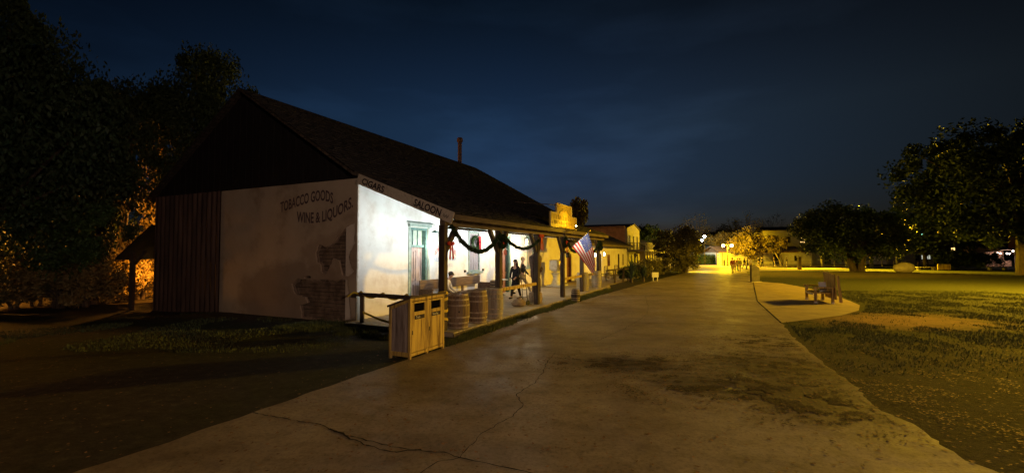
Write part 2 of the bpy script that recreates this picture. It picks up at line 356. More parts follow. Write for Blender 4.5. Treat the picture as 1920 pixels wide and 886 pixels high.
mm = nt.nodes.new('ShaderNodeMix'); mm.data_type = 'RGBA'; mm.blend_type = 'MULTIPLY'; mm.inputs[0].default_value = 1
nt.links.new(base, mm.inputs[6]); nt.links.new(fine, mm.inputs[7]); c = mm.outputs[2]
nS = noise_node(nt, pos, 4.2, 12, (1, 2.2, 1, .35), rg=.85)
for (cx, cy, rx, ry, a, am) in ((2.2, 8.5, 1.0, .55, -.3, 3.0), (3.4, 7.1, 1.1, .6, -.4, 3.0), (4.8, 8.2, 1.3, .9, -.3, 4.4), (4.3, 6.6, .8, 1.0, 0, 4.4)):
    k = mask_node(nt, pos, cx, cy, rx, ry, a, .45, nS, am)
    c = mixc(nt, k, c, (.055, .035, .022))
grit = ramp_node(nt, noise_node(nt, pos, 7, 6, rg=.9), [(.58, (0, 0, 0)), (.66, (1, 1, 1))])
sc_ = nt.nodes.new('ShaderNodeMath'); sc_.operation = 'MULTIPLY'; sc_.inputs[1].default_value = .55; nt.links.new(grit, sc_.inputs[0])
c = mixc(nt, sc_.outputs[0], c, (.07, .048, .03))
nt.links.new(c, b.inputs['Base Color']); bump_to(nt, b, n2, .25, .01)
rr = ramp_node(nt, noise_node(nt, pos, 1.2, 5), [(.35, (.5, .5, .5)), (.65, (.8, .8, .8))]); nt.links.new(rr, b.inputs['Roughness'])
M['crack'] = mat('crack', (.02, .014, .01), (.012, .009, .007), 6, 1)
M['path'] = mat('path', (.30, .235, .16), (.19, .145, .10), 1.4, .85, .3, detail=9)

# ------------------------------------------------------------------ ground, road, paths
xs = np.unique(np.concatenate([np.linspace(-300, -40, 10), np.linspace(-40, 60, 101), np.linspace(60, 400, 12)]))
ys = np.unique(np.concatenate([np.linspace(-120, -10, 8), np.linspace(-10, 90, 101), np.linspace(90, 700, 14)]))
XX, YY = np.meshgrid(xs, ys)
ZZ = np.vectorize(gz)(XX, YY)
V = np.stack([XX.ravel(), YY.ravel(), ZZ.ravel()], 1); nx, ny = len(xs), len(ys)
I = (np.arange(ny - 1)[:, None] * nx + np.arange(nx - 1)[None]).ravel()
F = np.stack([I, I + 1, I + 1 + nx, I + nx], 1)
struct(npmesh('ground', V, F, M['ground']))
Lp = [W(u, v) for u, v in ((-22, -4.3), (-16, -4.25), (-12, -4.25), (-9, -4.2), (-7, -4.25), (-5, -4.2), (-3, -4.2), (0, -4.3), (4, -4.15), (10, -4.3), (18, -4.8), (28, -5.3), (50, -6.2), (62, -7))]
Rp = [Vector(p + (0,)) for p in ((6, -12), (5, -3), (4.65, 2), (4.7, 4.6), (4.97, 6), (5.43, 7.03), (6.15, 9), (7.08, 11.2), (8.13, 13.47), (10.6, 19.2), (14.2, 26), (17.9, 33), (26.5, 50), (33, 63))]
def strip(name, A_, B_, lift, m_, nsub=14, ncross=10):
    vs = []; rows = 0
    for i in range(len(A_) - 1):
        for s_ in range(nsub if i < len(A_) - 2 else nsub + 1):
            t = s_ / nsub; a = A_[i].lerp(A_[i + 1], t); b_ = B_[i].lerp(B_[i + 1], t)
            j = .02 * mnoise.noise(a * 3.1); 
            for k in range(ncross + 1):
                p = a.lerp(b_, k / ncross)
                if k == ncross: p = p + Vector((mnoise.noise(p * 1.1), mnoise.noise(p * 1.3 + Vector((9, 0, 0))), 0)) * .09 + Vector((mnoise.noise(p * 6), 0, 0)) * .07
                elif k == 0: p = p + Vector((mnoise.noise(p * 2.3), mnoise.noise(p * 2.9 + Vector((9, 0, 0))), 0)) * .05
                vs.append((p.x, p.y, gz(p.x, p.y) + lift))
            rows += 1
    n = ncross + 1; I = (np.arange(rows - 1)[:, None] * n + np.arange(n - 1)[None]).ravel()
    return struct(npmesh(name, np.array(vs), np.stack([I, I + n, I + 1 + n, I + 1], 1)[:, ::-1], m_))
strip('road', Lp, Rp, .022, M['road'])
# plaza at the far end and the curved paved bay beside the road
strip('plaza', [Vector((22, y, 0)) for y in (55, 62, 70, 84.5)], [Vector((x, y, 0)) for x, y in ((30, 55), (50, 66), (62, 78), (66, 84.5))], .016, M['path'])
bay = [Rp[8].lerp(Rp[9], t) for t in (0, .25, .5, .75)] + [Rp[9], Rp[9].lerp(Rp[10], .5), Rp[10], Rp[10].lerp(Rp[11], .5), Rp[11]] + \
      [Vector(p + (0,)) for p in ((18.4, 30.2), (17.8, 27.3), (16.9, 24.3), (15.8, 21.6), (14.9, 19.7), (14.0, 17.9), (12.7, 16.3), (11.2, 15.1), (9.6, 14.2))]
mb = MB(); cpt = Vector((12.6, 19.5, 0)); 
vs = [(p.x, p.y, gz(p.x, p.y) + .012) for p in bay] + [(cpt.x, cpt.y, .012)]
mb.add(vs, [(i, (i + 1) % len(bay), len(bay)) for i in range(len(bay))]); struct(mb.build('paved_bay_path', M['path']))
mb = MB(); path_e = [Rp[i].lerp(Rp[i + 1], t) for i in (8, 9, 10) for t in (0, .33, .66)] + [Rp[11]]
mb.tube([(p.x, p.y, gz(p.x, p.y) + .018) for p in path_e], .022, 5); struct(mb.build('road_joint', M['crack']))
# wing-side paving
mb = MB(); mb.prism([W(16.6, -3.2, gz(0, 30) - .02), W(41, -3.4, -.12), W(41, 0, -.12), W(16.6, 0, -.02)], (0, 0, .06)); struct(mb.build('brick_path', M['path']))
# path of packed earth glimpsed behind the shed
# cracks
def crack(pts, w=.02, seed=1, jit=.05, branch=0):
    r_ = random.Random(seed); P = [G(*p) for p in pts]; out = []
    for a, b_ in zip(P[:-1], P[1:]):
        n = max(2, int((b_ - a).length / .07))
        for k in range(n): 
            p = a.lerp(b_, k / n); out.append(p + Vector((r_.uniform(-jit, jit), r_.uniform(-jit, jit), 0)))
    out.append(P[-1]); vs = []; 
    for i, p in enumerate(out):
        d = (out[min(i + 1, len(out) - 1)] - out[max(0, i - 1)]).normalized(); s_ = Vector((-d.y, d.x, 0)); ww = w * r_.uniform(.3, 1.2)
        for q in (p + s_ * ww / 2, p - s_ * ww / 2): vs.append((q.x, q.y, gz(q.x, q.y) + .027))
    return vs, [(2 * i, 2 * i + 1, 2 * i + 3, 2 * i + 2) for i in range(len(out) - 1)]
mb = MB()
for i, (p, w, j) in enumerate([
    ([(470, 775), (520, 785), (600, 799), (650, 820), (745, 843), (830, 852), (900, 870), (975, 886), (1060, 905)], .022, .014),
    ([(620, 806), (680, 836), (720, 848), (745, 850), (790, 846)], .03, .02),
    ([(1040, 664), (1026, 680), (1018, 700), (1000, 722), (968, 742), (982, 762), (960, 783), (905, 815), (875, 845), (862, 862)], .012, .016),
    ([(862, 862), (820, 870), (800, 884), (770, 900)], .014, .018),
    ([(1062, 602), (1160, 606), (1280, 607), (1440, 612)], .025, .01),
    ([(1196, 555), (1290, 556), (1418, 557)], .03, .01),
    ([(1213, 590), (1200, 600), (1170, 618), (1120, 640)], .014, .03),
    ([(1440, 640), (1490, 645)], .01, .02), ([(1210, 556), (1216, 575), (1213, 590)], .012, .03)]):
    mb.add(*crack(p, w, i + 3, j))
struct(mb.build('road_cracks', M['crack']))

# ------------------------------------------------------------------ text helper
def text_mb(mb, txt, size, base, fx, fy, depth=.004, path=None, sx=1.0, nrm=None, font_res=3, spacing=1.0, width=None, bold=0.):
    """writes txt as raised lettering; base origin, fx reading direction, fy up; path(x) gives a vertical offset"""
    cu = bpy.data.curves.new('t', 'FONT'); cu.body = txt; cu.size = size; cu.resolution_u = font_res; cu.space_character = spacing; cu.offset = bold
    o = bpy.data.objects.new('t', cu); COL.objects.link(o); bpy.context.view_layer.update()
    me = bpy.data.meshes.new_from_object(o.evaluated_get(bpy.context.evaluated_depsgraph_get()))
    fx = Vector(fx).normalized(); fy = Vector(fy).normalized(); nr = Vector(nrm) if nrm else fx.cross(fy).normalized(); base = Vector(base)
    vs = [v.co.copy() for v in me.vertices]; fs = [tuple(p.vertices) for p in me.polygons]
    if vs and width:
        mxx = max(v.x for v in vs); sx = width / mxx
    out = []
    for v in vs:
        x = v.x * sx; y = v.y + (path(x) if path else 0); out.append(base + fx * x + fy * y + nr * depth)
    mb.add(out, fs); bpy.data.objects.remove(o); bpy.data.curves.remove(cu); bpy.data.meshes.remove(me); return mb
def interp(pts):
    xs_ = [p[0] for p in pts]; ys_ = [p[1] for p in pts]
    def f(x):
        # smooth interpolation
        for i in range(len(xs_) - 1):
            if x <= xs_[i + 1] or i == len(xs_) - 2:
                t = (x - xs_[i]) / (xs_[i + 1] - xs_[i]); t = max(-.2, min(1.2, t))
                m0 = (ys_[i + 1] - ys_[max(0, i - 1)]) / (xs_[i + 1] - xs_[max(0, i - 1)]); j = min(len(xs_) - 1, i + 2)
                m1 = (ys_[j] - ys_[i]) / (xs_[j] - xs_[i]); h = xs_[i + 1] - xs_[i]
                return (2*t**3 - 3*t*t + 1) * ys_[i] + (t**3 - 2*t*t + t) * h * m0 + (-2*t**3 + 3*t*t) * ys_[i + 1] + (t**3 - t*t) * h * m1
    return f

# ------------------------------------------------------------------ the adobe store
def roof_panel(mb, pts, thick=.08):
    mb.prism(pts, (0, 0, -thick))
def uv_planar(o, slopeaxis='v'):
    me = o.data; uvl = me.uv_layers.new(name='UVMap')
    for p in me.polygons:
        n = p.normal; e = Vector((0, 0, 1)).cross(n)
        if e.length < 1e-3: e = Vector((1, 0, 0))
        e.normalize(); g = n.cross(e)
        for li in p.loop_indices:
            co = me.vertices[me.loops[li].vertex_index].co; uvl.data[li].uv = (co.dot(e), co.dot(g))
store = thing('adobe_store', 'long whitewashed adobe store with dark shingle roof, painted end wall and lit porch', 'building', W(0, 0), TH)
def wall_with_openings(mb, u0, u1, z0, z1, t, openings, y0=0.):
    """outer face at y=y0, thickness t into +y"""
    ops = sorted(openings); x = u0
    for (a, b_, c_, d_) in ops:
        mb.bb((x, y0, z0), (a, y0 + t, z1))
        if d_ < z1: mb.bb((a, y0, d_), (b_, y0 + t, z1))
        if c_ > z0: mb.bb((a, y0, z0), (b_, y0 + t, c_))
        x = b_
    mb.bb((x, y0, z0), (u1, y0 + t, z1)); return mb
OPN = {'d1': (2.45, 3.45, .1, 3.02), 'w1': (6.35, 7.3, 1.3, 3.02), 'd2': (9.45, 10.45, .1, 2.95), 'w2': (12.6, 13.5, 1.3, 2.95)}
mb = wall_with_openings(MB(), 0, 19.5, -.1, 4.4, .5, OPN.values())
mb.build('front_wall', M['plaster'], store)
mb = MB().bb((19.3, .5, -.1), (19.5, 10.9, 4.4)).bb((.5, 10.7, -.4), (19.3, 10.9, 4.3)); mb.build('rear_wall', M['plaster_old'], store)
# end wall: adobe core with bricks, plaster coat with broken holes
mb = MB().bb((.062, .5, -.3), (.5, 6.65, 4.38)); mb.build('adobe_core', M['mortar'], store)
mb = MB(); r_ = random.Random(4); z = -.25; row = 0
while z < 3.0:
    h = .115; y = .02 + (row % 2) * .2
    if row % 2: mb.box((.052, .12, z + h / 2), (.05, .18, h - .016))
    while y < 3.4:
        w = r_.uniform(.34, .42); d = r_.uniform(-.014, .014)
        mb.box((.054 + d * .6, y + w / 2, z + h / 2 + r_.uniform(-.006, .006)), (.05, w - .02, h - .018), Matrix.Rotation(r_.uniform(-.02, .02), 3, 'X')); y += w
    z += h; row += 1
mb.build('adobe_bricks', M['adobe'], store)
def jag(pts, amp, seed, n=6):
    r_ = random.Random(seed); out = []
    for i in range(len(pts)):
        a = Vector((*pts[i], 0)); b_ = Vector((*pts[(i + 1) % len(pts)], 0)); k = max(1, int((b_ - a).length / .07))
        for j in range(k):
            p = a.lerp(b_, j / k); out.append((p.x + r_.uniform(-amp, amp), p.y + r_.uniform(-amp, amp)))
    return out
def plate(name, outer, holes, thick, M3, m_, parent):
    cu = bpy.data.curves.new('c', 'CURVE'); cu.dimensions = '2D'; cu.fill_mode = 'BOTH'; cu.extrude = thick / 2
    for sp in [outer] + holes:
        s = cu.splines.new('POLY'); s.points.add(len(sp) - 1); s.use_cyclic_u = True
        for p, (x, y) in zip(s.points, sp): p.co = (x, y, 0, 1)
    o = bpy.data.objects.new('c', cu); COL.objects.link(o); bpy.context.view_layer.update()
    me = bpy.data.meshes.new_from_object(o.evaluated_get(bpy.context.evaluated_depsgraph_get())); bpy.data.objects.remove(o); bpy.data.curves.remove(cu)
    me.transform(M3); me.name = name; me.materials.clear(); me.materials.append(m_); return link(name, me, parent)
# wall plane local: x = v (into +local y), y = z ; mapped to local (u=-.0, v, z)
M3 = Matrix(((0, 0, 1, -.012), (1, 0, 0, 0), (0, 1, 0, 0), (0, 0, 0, 1)))
holeA = jag([(.22, .12), (1.4, -.02), (2.35, .08), (2.45, .42), (2.1, .52), (2.2, .7), (2.7, .78), (2.85, 1.1), (2.55, 1.28), (1.8, 1.25), (1.2, 1.3), (.85, 1.26), (.62, 1.32), (.36, 1.3), (.30, .9)], .02, 5)
holeB = jag([(.12, 1.55), (.35, 1.42), (.62, 1.42), (.75, 1.85), (.98, 1.95), (1.15, 1.65), (1.3, 1.42), (1.5, 1.5), (1.55, 1.75), (1.72, 1.8), (1.78, 2.1), (1.62, 2.42), (1.35, 2.3), (1.0, 2.42), (.75, 2.7), (.4, 2.95), (.1, 3.05), (.1, 2.4), (.3, 2.1), (.28, 1.8)], .022, 8)
holeC = jag([(1.95, 1.36), (2.05, 1.4), (2.25, 1.36), (2.3, 1.31), (2.1, 1.30), (1.95, 1.315)], .01, 3)
def shrink(h, k, seed):
    cx = sum(p[0] for p in h) / len(h); cy = sum(p[1] for p in h) / len(h); r_ = random.Random(seed)
    return [(cx + (x - cx) * k + r_.uniform(-.02, .02), cy + (y - cy) * k + r_.uniform(-.02, .02)) for x, y in h]
M3b = Matrix(((0, 0, 1, .018), (1, 0, 0, 0), (0, 1, 0, 0), (0, 0, 0, 1)))
plate('mud_undercoat', [(0.01, .0), (6.6, -.3), (6.6, 4.37), (0.01, 4.37)], [shrink(holeA, .93, 1), shrink(holeB, .90, 2), shrink(holeC, .8, 3)], .016, M3b, mat('mud_coat', (.34, .26, .19), (.20, .15, .11), 6, .95, .7), store)
plate('end_plaster', jag([(0, .05), (3, .0), (6.65, -.3), (6.65, 4.385), (0, 4.385)], .003, 2), [holeA, holeB, holeC], .05, M3, M['plaster_old'], store)
# painted words on the end wall (reading direction is -v)
mb = MB()
p1 = interp([(0, 0), (.65, .13), (1.29, .25), (2.0, .30), (2.45, .17)])
text_mb(mb, 'TOBACCO GOODS', .47, (-.04, 3.44, 3.47), (0, -1, 0), (0, 0, 1), .002, p1, width=2.42, bold=.012)
p2 = interp([(0, 0), (.66, -.05), (1.22, -.02), (1.8, .13), (2.35, .35)])
text_mb(mb, 'WINE & LIQUORS.', .47, (-.04, 2.63, 3.13), (0, -1, 0), (0, 0, 1), .002, p2, width=2.44, bold=.012)
mb.build('painted_lettering', M['ink_wall'], store)
# gable boards, corrugated lean-to wall
mb = MB(); n = 60
for i in range(n):
    v0 = -.02 + i * (10.9 / n); v1 = v0 + 10.9 / n - .012; top = lambda v: 4.36 + 3.42 * (1 - abs(v - 5.45) / 5.45)
    z0 = 4.37
    mb.prism([(-.06 - (i % 2) * .015, v0, z0), (-.06 - (i % 2) * .015, v1, z0), (-.06 - (i % 2) * .015, v1, max(z0 + .01, top(v1))), (-.06 - (i % 2) * .015, v0, max(z0 + .01, top(v0)))], (.12, 0, 0))
mb.build('gable_boards', mat('gable_wood', (.016, .014, .014), (.008, .007, .007), 4, .9, .4, (3, 3, .4)), store)
mb = MB(); pts = []; N_ = 140
for i in range(N_ + 1):
    v = 6.66 + 4.24 * i / N_; pts.append((-.08 - .055 * math.sin(i / N_ * 2 * math.pi * 14), v))
vs = [(x, y, -.45) for x, y in pts] + [(x, y, 4.37) for x, y in pts]; mb.add(vs, [(i, i + 1, i + 2 + N_, i + 1 + N_) for i in range(N_)])
mb.bb((0, 6.66, -.45), (.4, 10.9, 4.36)); mb.build('corrugated_wall', mat('rust_iron', (.10, .06, .045), (.035, .022, .018), 2, .6, .3, (2, 2, .3), metal=.2), store)
# main roof
def shakes(name, a, b_, c_, d_, m_, parent, row=.24, seed=1):
    a, b_, c_, d_ = map(Vector, (a, b_, c_, d_)); r_ = random.Random(seed); nn = (b_ - a).cross(d_ - a).normalized(); nn = nn if nn.z > 0 else -nn
    H_ = ((d_ - a).length + (c_ - b_).length) / 2; nr_ = int(H_ / row); mb = MB()
    for i in range(nr_):
        t0, t1 = i / nr_, min(1, (i + 1.25) / nr_); L0, R0, L1, R1 = a.lerp(d_, t0), b_.lerp(c_, t0), a.lerp(d_, t1), b_.lerp(c_, t1); x = 0; W_ = (R0 - L0).length
        while x < 1:
            x2 = min(1, x + r_.uniform(.13, .30) / max(W_, .1)); up = r_.uniform(.018, .045); dn = (L0 - L1).normalized() * r_.uniform(0, .035); g_ = .012 / max(W_, .1)
            xe = max(x + .0005, x2 - g_)
            p0, p1, p2, p3 = L0.lerp(R0, x) + dn, L0.lerp(R0, xe) + dn, L1.lerp(R1, xe), L1.lerp(R1, x)
            mb.add([p0 + nn * up, p1 + nn * up, p2 + nn * .006, p3 + nn * .006, p0 + nn * .002, p1 + nn * .002], [(0, 1, 2, 3), (4, 5, 1, 0)]); x = x2
    return mb.build(name, m_, parent)
roofz = lambda v: 4.42 + 3.42 * (1 - abs(v - 5.45) / 5.45)
mb = MB(); e = .25; zr = roofz(5.45); ze = 4.42
mb.prism([(-.25, -.02, ze), (19.4, -.02, ze), (16.2, 5.45, zr), (-.25, 5.45, zr)], (0, 0, .1))
mb.build('front_roof', M['shingle'], store)
mb = MB(); mb.prism([(-.25, 5.45, zr), (16.2, 5.45, zr), (19.4, 11.15, ze - .15), (-.25, 11.15, ze - .15)], (0, 0, .1))
mb.prism([(19.4, -.02, ze), (19.75, 11.15, ze - .15), (16.2, 5.45, zr)], (0, 0, .1)); mb.build('rear_roof', M['shingle_dark'], store)
for nme in ('front_roof', 'rear_roof'): uv_planar(bpy.data.objects[nme])
mb = MB(); mb.tube([(0, 0, 0), (0, 0, 1.55)], .13, 12); mb.lathe([(.17, 1.5), (.19, 1.55), (.19, 1.7), (.15, 1.78)], 12)
fl = mb.build('chimney_pipe', mat('rust_pipe', (.20, .12, .10), (.10, .06, .05), 6, .7, .3), store); fl.location = (14.0, 5.3, zr - .15)
shk = shakes('roof_shakes', (-.27, -.05, ze + .1), (19.42, -.05, ze + .1), (16.2, 5.45, zr + .1), (-.27, 5.45, zr + .1), M['shake'], store)
# porch roof (skewed at its near end as in the photo)
mb = MB(); y1 = -3.62
mb.prism([(-.05, -.0, 4.42), (-.34, y1, 3.07), (16.4, y1, 3.07), (16.4, -.0, 4.42)], (0, 0, .07))
pr = mb.build('porch_roof', M['shingle_dark'], store); uv_planar(pr)
shakes('porch_shakes', (-.36, y1 - .04, 3.14), (16.42, y1 - .04, 3.14), (16.42, -.06, 4.485), (-.06, -.06, 4.485), M['shake_dark'], store, .22, 2)
mb = MB()
for i in range(28):
    u = .15 + i * .59; mb.bar((u, -.02, 4.30), (u, y1 + .05, 2.99), .06, .1)
mb.build('rafters', M['wood_beam'], store)
mb = MB().box((8.05, -3.3, 2.93), (16.9, .16, .18)); mb.box((8.05, y1 - .02, 3.05), (16.8, .05, .14)); mb.build('porch_beam', M['wood_beam'], store)
# rake sign boards
A0 = Vector((-.09, -.06, 4.34)); A1 = Vector((-.40, y1 - .02, 3.02)); D = (A1 - A0); Dn = D.normalized(); nr = Vector((-1, .08, 0)).normalized(); upn = Dn.cross(nr); upn = upn if upn.z > 0 else -upn
rb = MB(); hw = .15
rb.prism([A0 - upn * hw, A1 - upn * hw, A1 + upn * hw, A0 + upn * hw], nr * .03)
rake = rb.build('rake_board', M['board_white'], store, label='pale sloping rake board lettered CIGARS and SALOON')
mb = MB(); Lb = D.length
text_mb(mb, 'CIGARS', .25, A0 + Dn * .22 - upn * .09 + nr * .032, Dn, upn, .003, width=.98, nrm=nr, bold=.008)
mb.build('board_lettering', M['ink'], rake); mb = MB()
text_mb(mb, 'SALOON', .27, A0 + Dn * 2.42 - upn * .09 + nr * .032, Dn, upn, .003, width=1.0, nrm=nr, bold=.008)
for q in range(7):
    a = A0 + Dn * (3.50 + q * .028) - upn * (.03 + .02 * (q % 3)) + nr * .034; mb.bar(a, a + upn * .05 + Dn * .03, .02, .004)
mb.build('board_lettering', M['ink'], rake)
# posts with braces
POSTS = [-.35, 2.8, 6.05, 9.1, 12.1, 15.4]
for i, u in enumerate(POSTS):
    mb = MB().box((u, -3.3, 1.47), (.18, .18, 2.75)); po = mb.build('porch_post', M['wood_dark'], store, bevel=.012)
    mb = MB()
    for s in (-1, 1):
        if i == 0 and s < 0: continue
        mb.bar((u + s * .06, -3.3, 2.15), (u + s * .62, -3.3, 2.84), .11, .12)
    mb.build('brace', M['wood_dark'], po)
# deck
mb = MB(); k = 0; u = -.5
while u < 16.5:
    w = .145; mb.bb((u, -3.72 + rnd.uniform(-.015, .015), .0), (u + w, -.02, .12 + rnd.uniform(-.004, .004))); u += w + .007
mb.build('porch_deck', M['deck'], store)
mb = MB().bb((-.5, -3.69, -.12), (16.5, -.0, .0)); mb.bb((-.52, -3.76, -.1), (16.52, -3.725, .085)); mb.build('deck_base', M['wood_beam'], store)
# doors
def door(u0, u1, z0, z1, y, leafm, framem, transom=True, panels=True, parent=store, canopy=True, lbl=None):
    f = MB(); w = .09
    f.bb((u0, y + .02, z0), (u0 + w, y + .3, z1)).bb((u1 - w, y + .02, z0), (u1, y + .3, z1)).bb((u0 + w, y + .02, z1 - w), (u1 - w, y + .3, z1))
    zt = z1 - .62 if transom else z1 - w
    if transom: f.bb((u0 + w, y + .1, zt - .08), (u1 - w, y + .3, zt))
    fo = f.build('door', framem, parent, label=lbl)
    l = MB(); a, b_ = u0 + w, u1 - w; top = zt - (.08 if transom else 0)
    l.bb((a, y + .2, z0), (b_, y + .25, top)); mid = (a + b_) / 2; H_ = top - z0
    if panels:
        for (x0, x1) in ((a, mid), (mid, b_)):
            for (f0, f1) in ((.06, .42), (.46, .95)):
                for (p, q) in (((x0 + .04, f0), (x0 + .08, f1)), ((x1 - .08, f0), (x1 - .04, f1))):
                    l.bb((p[0], y + .18, z0 + p[1] * H_), (q[0], y + .2, z0 + q[1] * H_))
                l.bb((x0 + .08, y + .18, z0 + f0 * H_), (x1 - .08, y + .2, z0 + (f0 + .025) * H_)).bb((x0 + .08, y + .18, z0 + (f1 - .025) * H_), (x1 - .08, y + .2, z0 + f1 * H_))
    l.build('leaf', leafm, fo); MB().ball((b_ - .07, y + .16, z0 + 1.0), .03, 6).build('handle', M['brass'], fo)
    if transom:
        g = MB().bb((a, y + .2, zt), (b_, y + .22, z1 - w)); g.build('transom_pane', M['sage'], fo)
        g = MB()
        for k in (1, 2): x = a + (b_ - a) * k / 3; g.bb((x - .015, y + .17, zt), (x + .015, y + .2, z1 - w))
        g.build('glazing_bar', framem, fo)
    if canopy:
        g = MB().bb((u0 - .14, y - .1, z1 + .02), (u1 + .14, y, z1 + .13)); g.prism([(u0 - .2, y - .17, z1 + .13), (u1 + .2, y - .17, z1 + .13), (u1 + .2, y - .001, z1 + .2), (u0 - .2, y - .001, z1 + .2)], (0, 0, .02)); g.build('lintel', M['sage'], fo)
        g = MB().bb((u0 - .11, y - .02, z0), (u0 - .002, y - .001, z1 + .02)).bb((u1 + .002, y - .02, z0), (u1 + .11, y - .001, z1 + .02)); g.build('architrave', M['sage'], fo)
    return fo
door(*OPN['d1'], 0, M['door_old'], M['green_paint'], lbl='weathered brown door in a green frame with glass transom')
door(*OPN['d2'], 0, M['door_red'], M['green_paint'], lbl='reddish brown panelled door in a green frame')
def shutter_window(u0, u1, z0, z1, y=0, parent=store, lbl=None):
    f = MB(); w = .07
    f.bb((u0, y - .03, z0), (u0 + w, y + .2, z1)).bb((u1 - w, y - .03, z0), (u1, y + .2, z1)).bb((u0 + w, y - .03, z1 - w), (u1 - w, y + .2, z1)).bb((u0 + w, y - .03, z0), (u1 - w, y + .2, z0 + w))
    fo = f.build('window', M['sage'], parent, label=lbl)
    mid = (u0 + u1) / 2
    for a, b_ in ((u0 + w, mid - .005), (mid + .005, u1 - w)):
        s = MB(); nb = 3
        for k in range(nb): x0 = a + (b_ - a) * k / nb; s.bb((x0, y + .02, z0 + w), (x0 + (b_ - a) / nb - .01, y + .05, z1 - w))
        for zz in (.2, .62, .86): s.bb((a, y, z0 + (z1 - z0) * zz), (b_, y + .02, z0 + (z1 - z0) * zz + .05))
        s.build('shutter', M['shutter'], fo)
    MB().bb((u0 - .12, y - .14, z0 - .09), (u1 + .12, y + .1, z0)).build('sill', M['sage'], fo)
    g = MB().bb((u0 - .1, y - .1, z1), (u1 + .1, y - .001, z1 + .12)); g.bb((u0 - .16, y - .15, z1 + .12), (u1 + .16, y - .001, z1 + .15)); g.build('lintel', M['sage'], fo)
    for x in (u0 - .3, u1 + .3): MB().box((x, y - .03, z0 + .04), (.09, .06, .10)).build('shutter_hook', M['iron'], fo)
    return fo
shutter_window(*OPN['w1'], lbl='tall window closed by pale plank shutters'); shutter_window(*OPN['w2'])
# painted words on the porch wall
mb = MB(); arc = lambda x: .28 * (1 - ((x - .75) / .75) ** 2)
uT = 3.86
text_mb(mb, 'EXCHANGE', .24, (uT, -.006, 2.0), (1, 0, 0), (0, 0, 1), .004, arc, width=1.5, bold=.01); mb.build('red_wall_lettering', M['ink_red'], store)
mb = MB(); text_mb(mb, 'HEL', .22, (uT - .05, -.006, 1.80), (1, 0, 0), (0, 0, 1), .004, width=.42, bold=.008); mb.build('blue_wall_lettering', M['ink_blue'], store); mb = MB(); text_mb(mb, 'LARIA', .22, (uT + 1.0, -.006, 1.80), (1, 0, 0), (0, 0, 1), .004, width=.55, bold=.008); mb.build('blue_wall_lettering', M['ink_blue'], store); mb = MB()
text_mb(mb, 'CO', .16, (uT + 1.0, -.006, 1.58), (1, 0, 0), (0, 0, 1), .004, width=.25); mb.build('blue_wall_lettering', M['ink_blue'], store)
mb = MB()
c0 = (11.85, 2.05)
for k in range(19):
    a0 = math.pi * (k + .15) / 19; a1 = math.pi * (k + .75) / 19
    for rr_ in (.50,): mb.add([(c0[0] - math.cos(a) * r2, -.008, c0[1] + .06 + math.sin(a) * r2 * .95) for a, r2 in ((a0, rr_ - .07), (a1, rr_ - .05), (a1, rr_ + .08), (a0, rr_ + .06))], [(0, 1, 2, 3)])
mb.build('faded_emblem', M['ink_faint'], store); mb = MB()
for k in range(24):
    a0, a1 = 2 * math.pi * k / 24, 2 * math.pi * (k + 1) / 24
    mb.add([(c0[0] + math.cos(a) * r2 * 1.7, -.008, c0[1] - .22 + math.sin(a) * r2 * .75) for a, r2 in ((a0, .27), (a1, .27), (a1, .32), (a0, .32))], [(0, 1, 2, 3)])
for k in range(8): mb.bb((c0[0] - .34 + k * .09, -.008, c0[1] + .13), (c0[0] - .28 + k * .09, -.006, c0[1] + .2))
mb.build('faded_emblem', M['ink_faint'], store)

# ------------------------------------------------------------------ low wing beyond the store
wing = thing('adobe_wing', 'low yellow-lit adobe wing with shingle roof beyond the flag', 'building', W(19.5, 0), TH)
wo_ = [(-.0 + .02, 1.1, -.1, 2.0), (8.7, 9.7, -.1, 2.0), (11.9, 12.9, .8, 1.9), (16.5, 17.3, -.2, 1.95), (18.6, 19.5, .7, 1.95)]
wall_with_openings(MB(), 0.001, 21.2, -.35, 2.85, .45, [(max(.02, a), b_, c_, d_) for a, b_, c_, d_ in wo_]).build('front_wall', M['plaster'], wing)
MB().bb((20.9, .45, -.35), (21.2, 6.2, 2.85)).bb((.05, 6, -.35), (21.2, 6.2, 2.85)).build('rear_wall', M['plaster'], wing)
mb = MB(); mb.prism([(-.3, -.65, 2.78), (21.5, -.65, 2.72), (21.5, 3.1, 4.42), (-.3, 3.1, 4.6)], (0, 0, .09)); r1 = mb.build('roof', M['shingle'], wing); uv_planar(r1)
mb = MB(); mb.prism([(-.3, 3.1, 4.6), (21.5, 3.1, 4.42), (21.5, 6.7, 2.8), (-.3, 6.7, 2.8)], (0, 0, .09)); mb.prism([(21.19, 0, 2.8), (21.19, 6.2, 2.8), (21.19, 3.1, 4.4)], (-.1, 0, 0)); mb.build('rear_roof', M['shingle_dark'], wing)
MB().bb((-.3, -.7, 2.62), (21.5, -.655, 2.8)).build('fascia', M['wood_beam'], wing)
door(.05, 1.1, .02, 2.0, 0, M['door_red'], M['door_red'], False, True, wing, False)
door(8.7, 9.7, -.1, 2.0, 0, M['door_red'], M['wood_dark'], False, True, wing, False)
door(16.5, 17.3, -.2, 1.95, 0, M['void'], M['wood_dark'], False, False, wing, False)
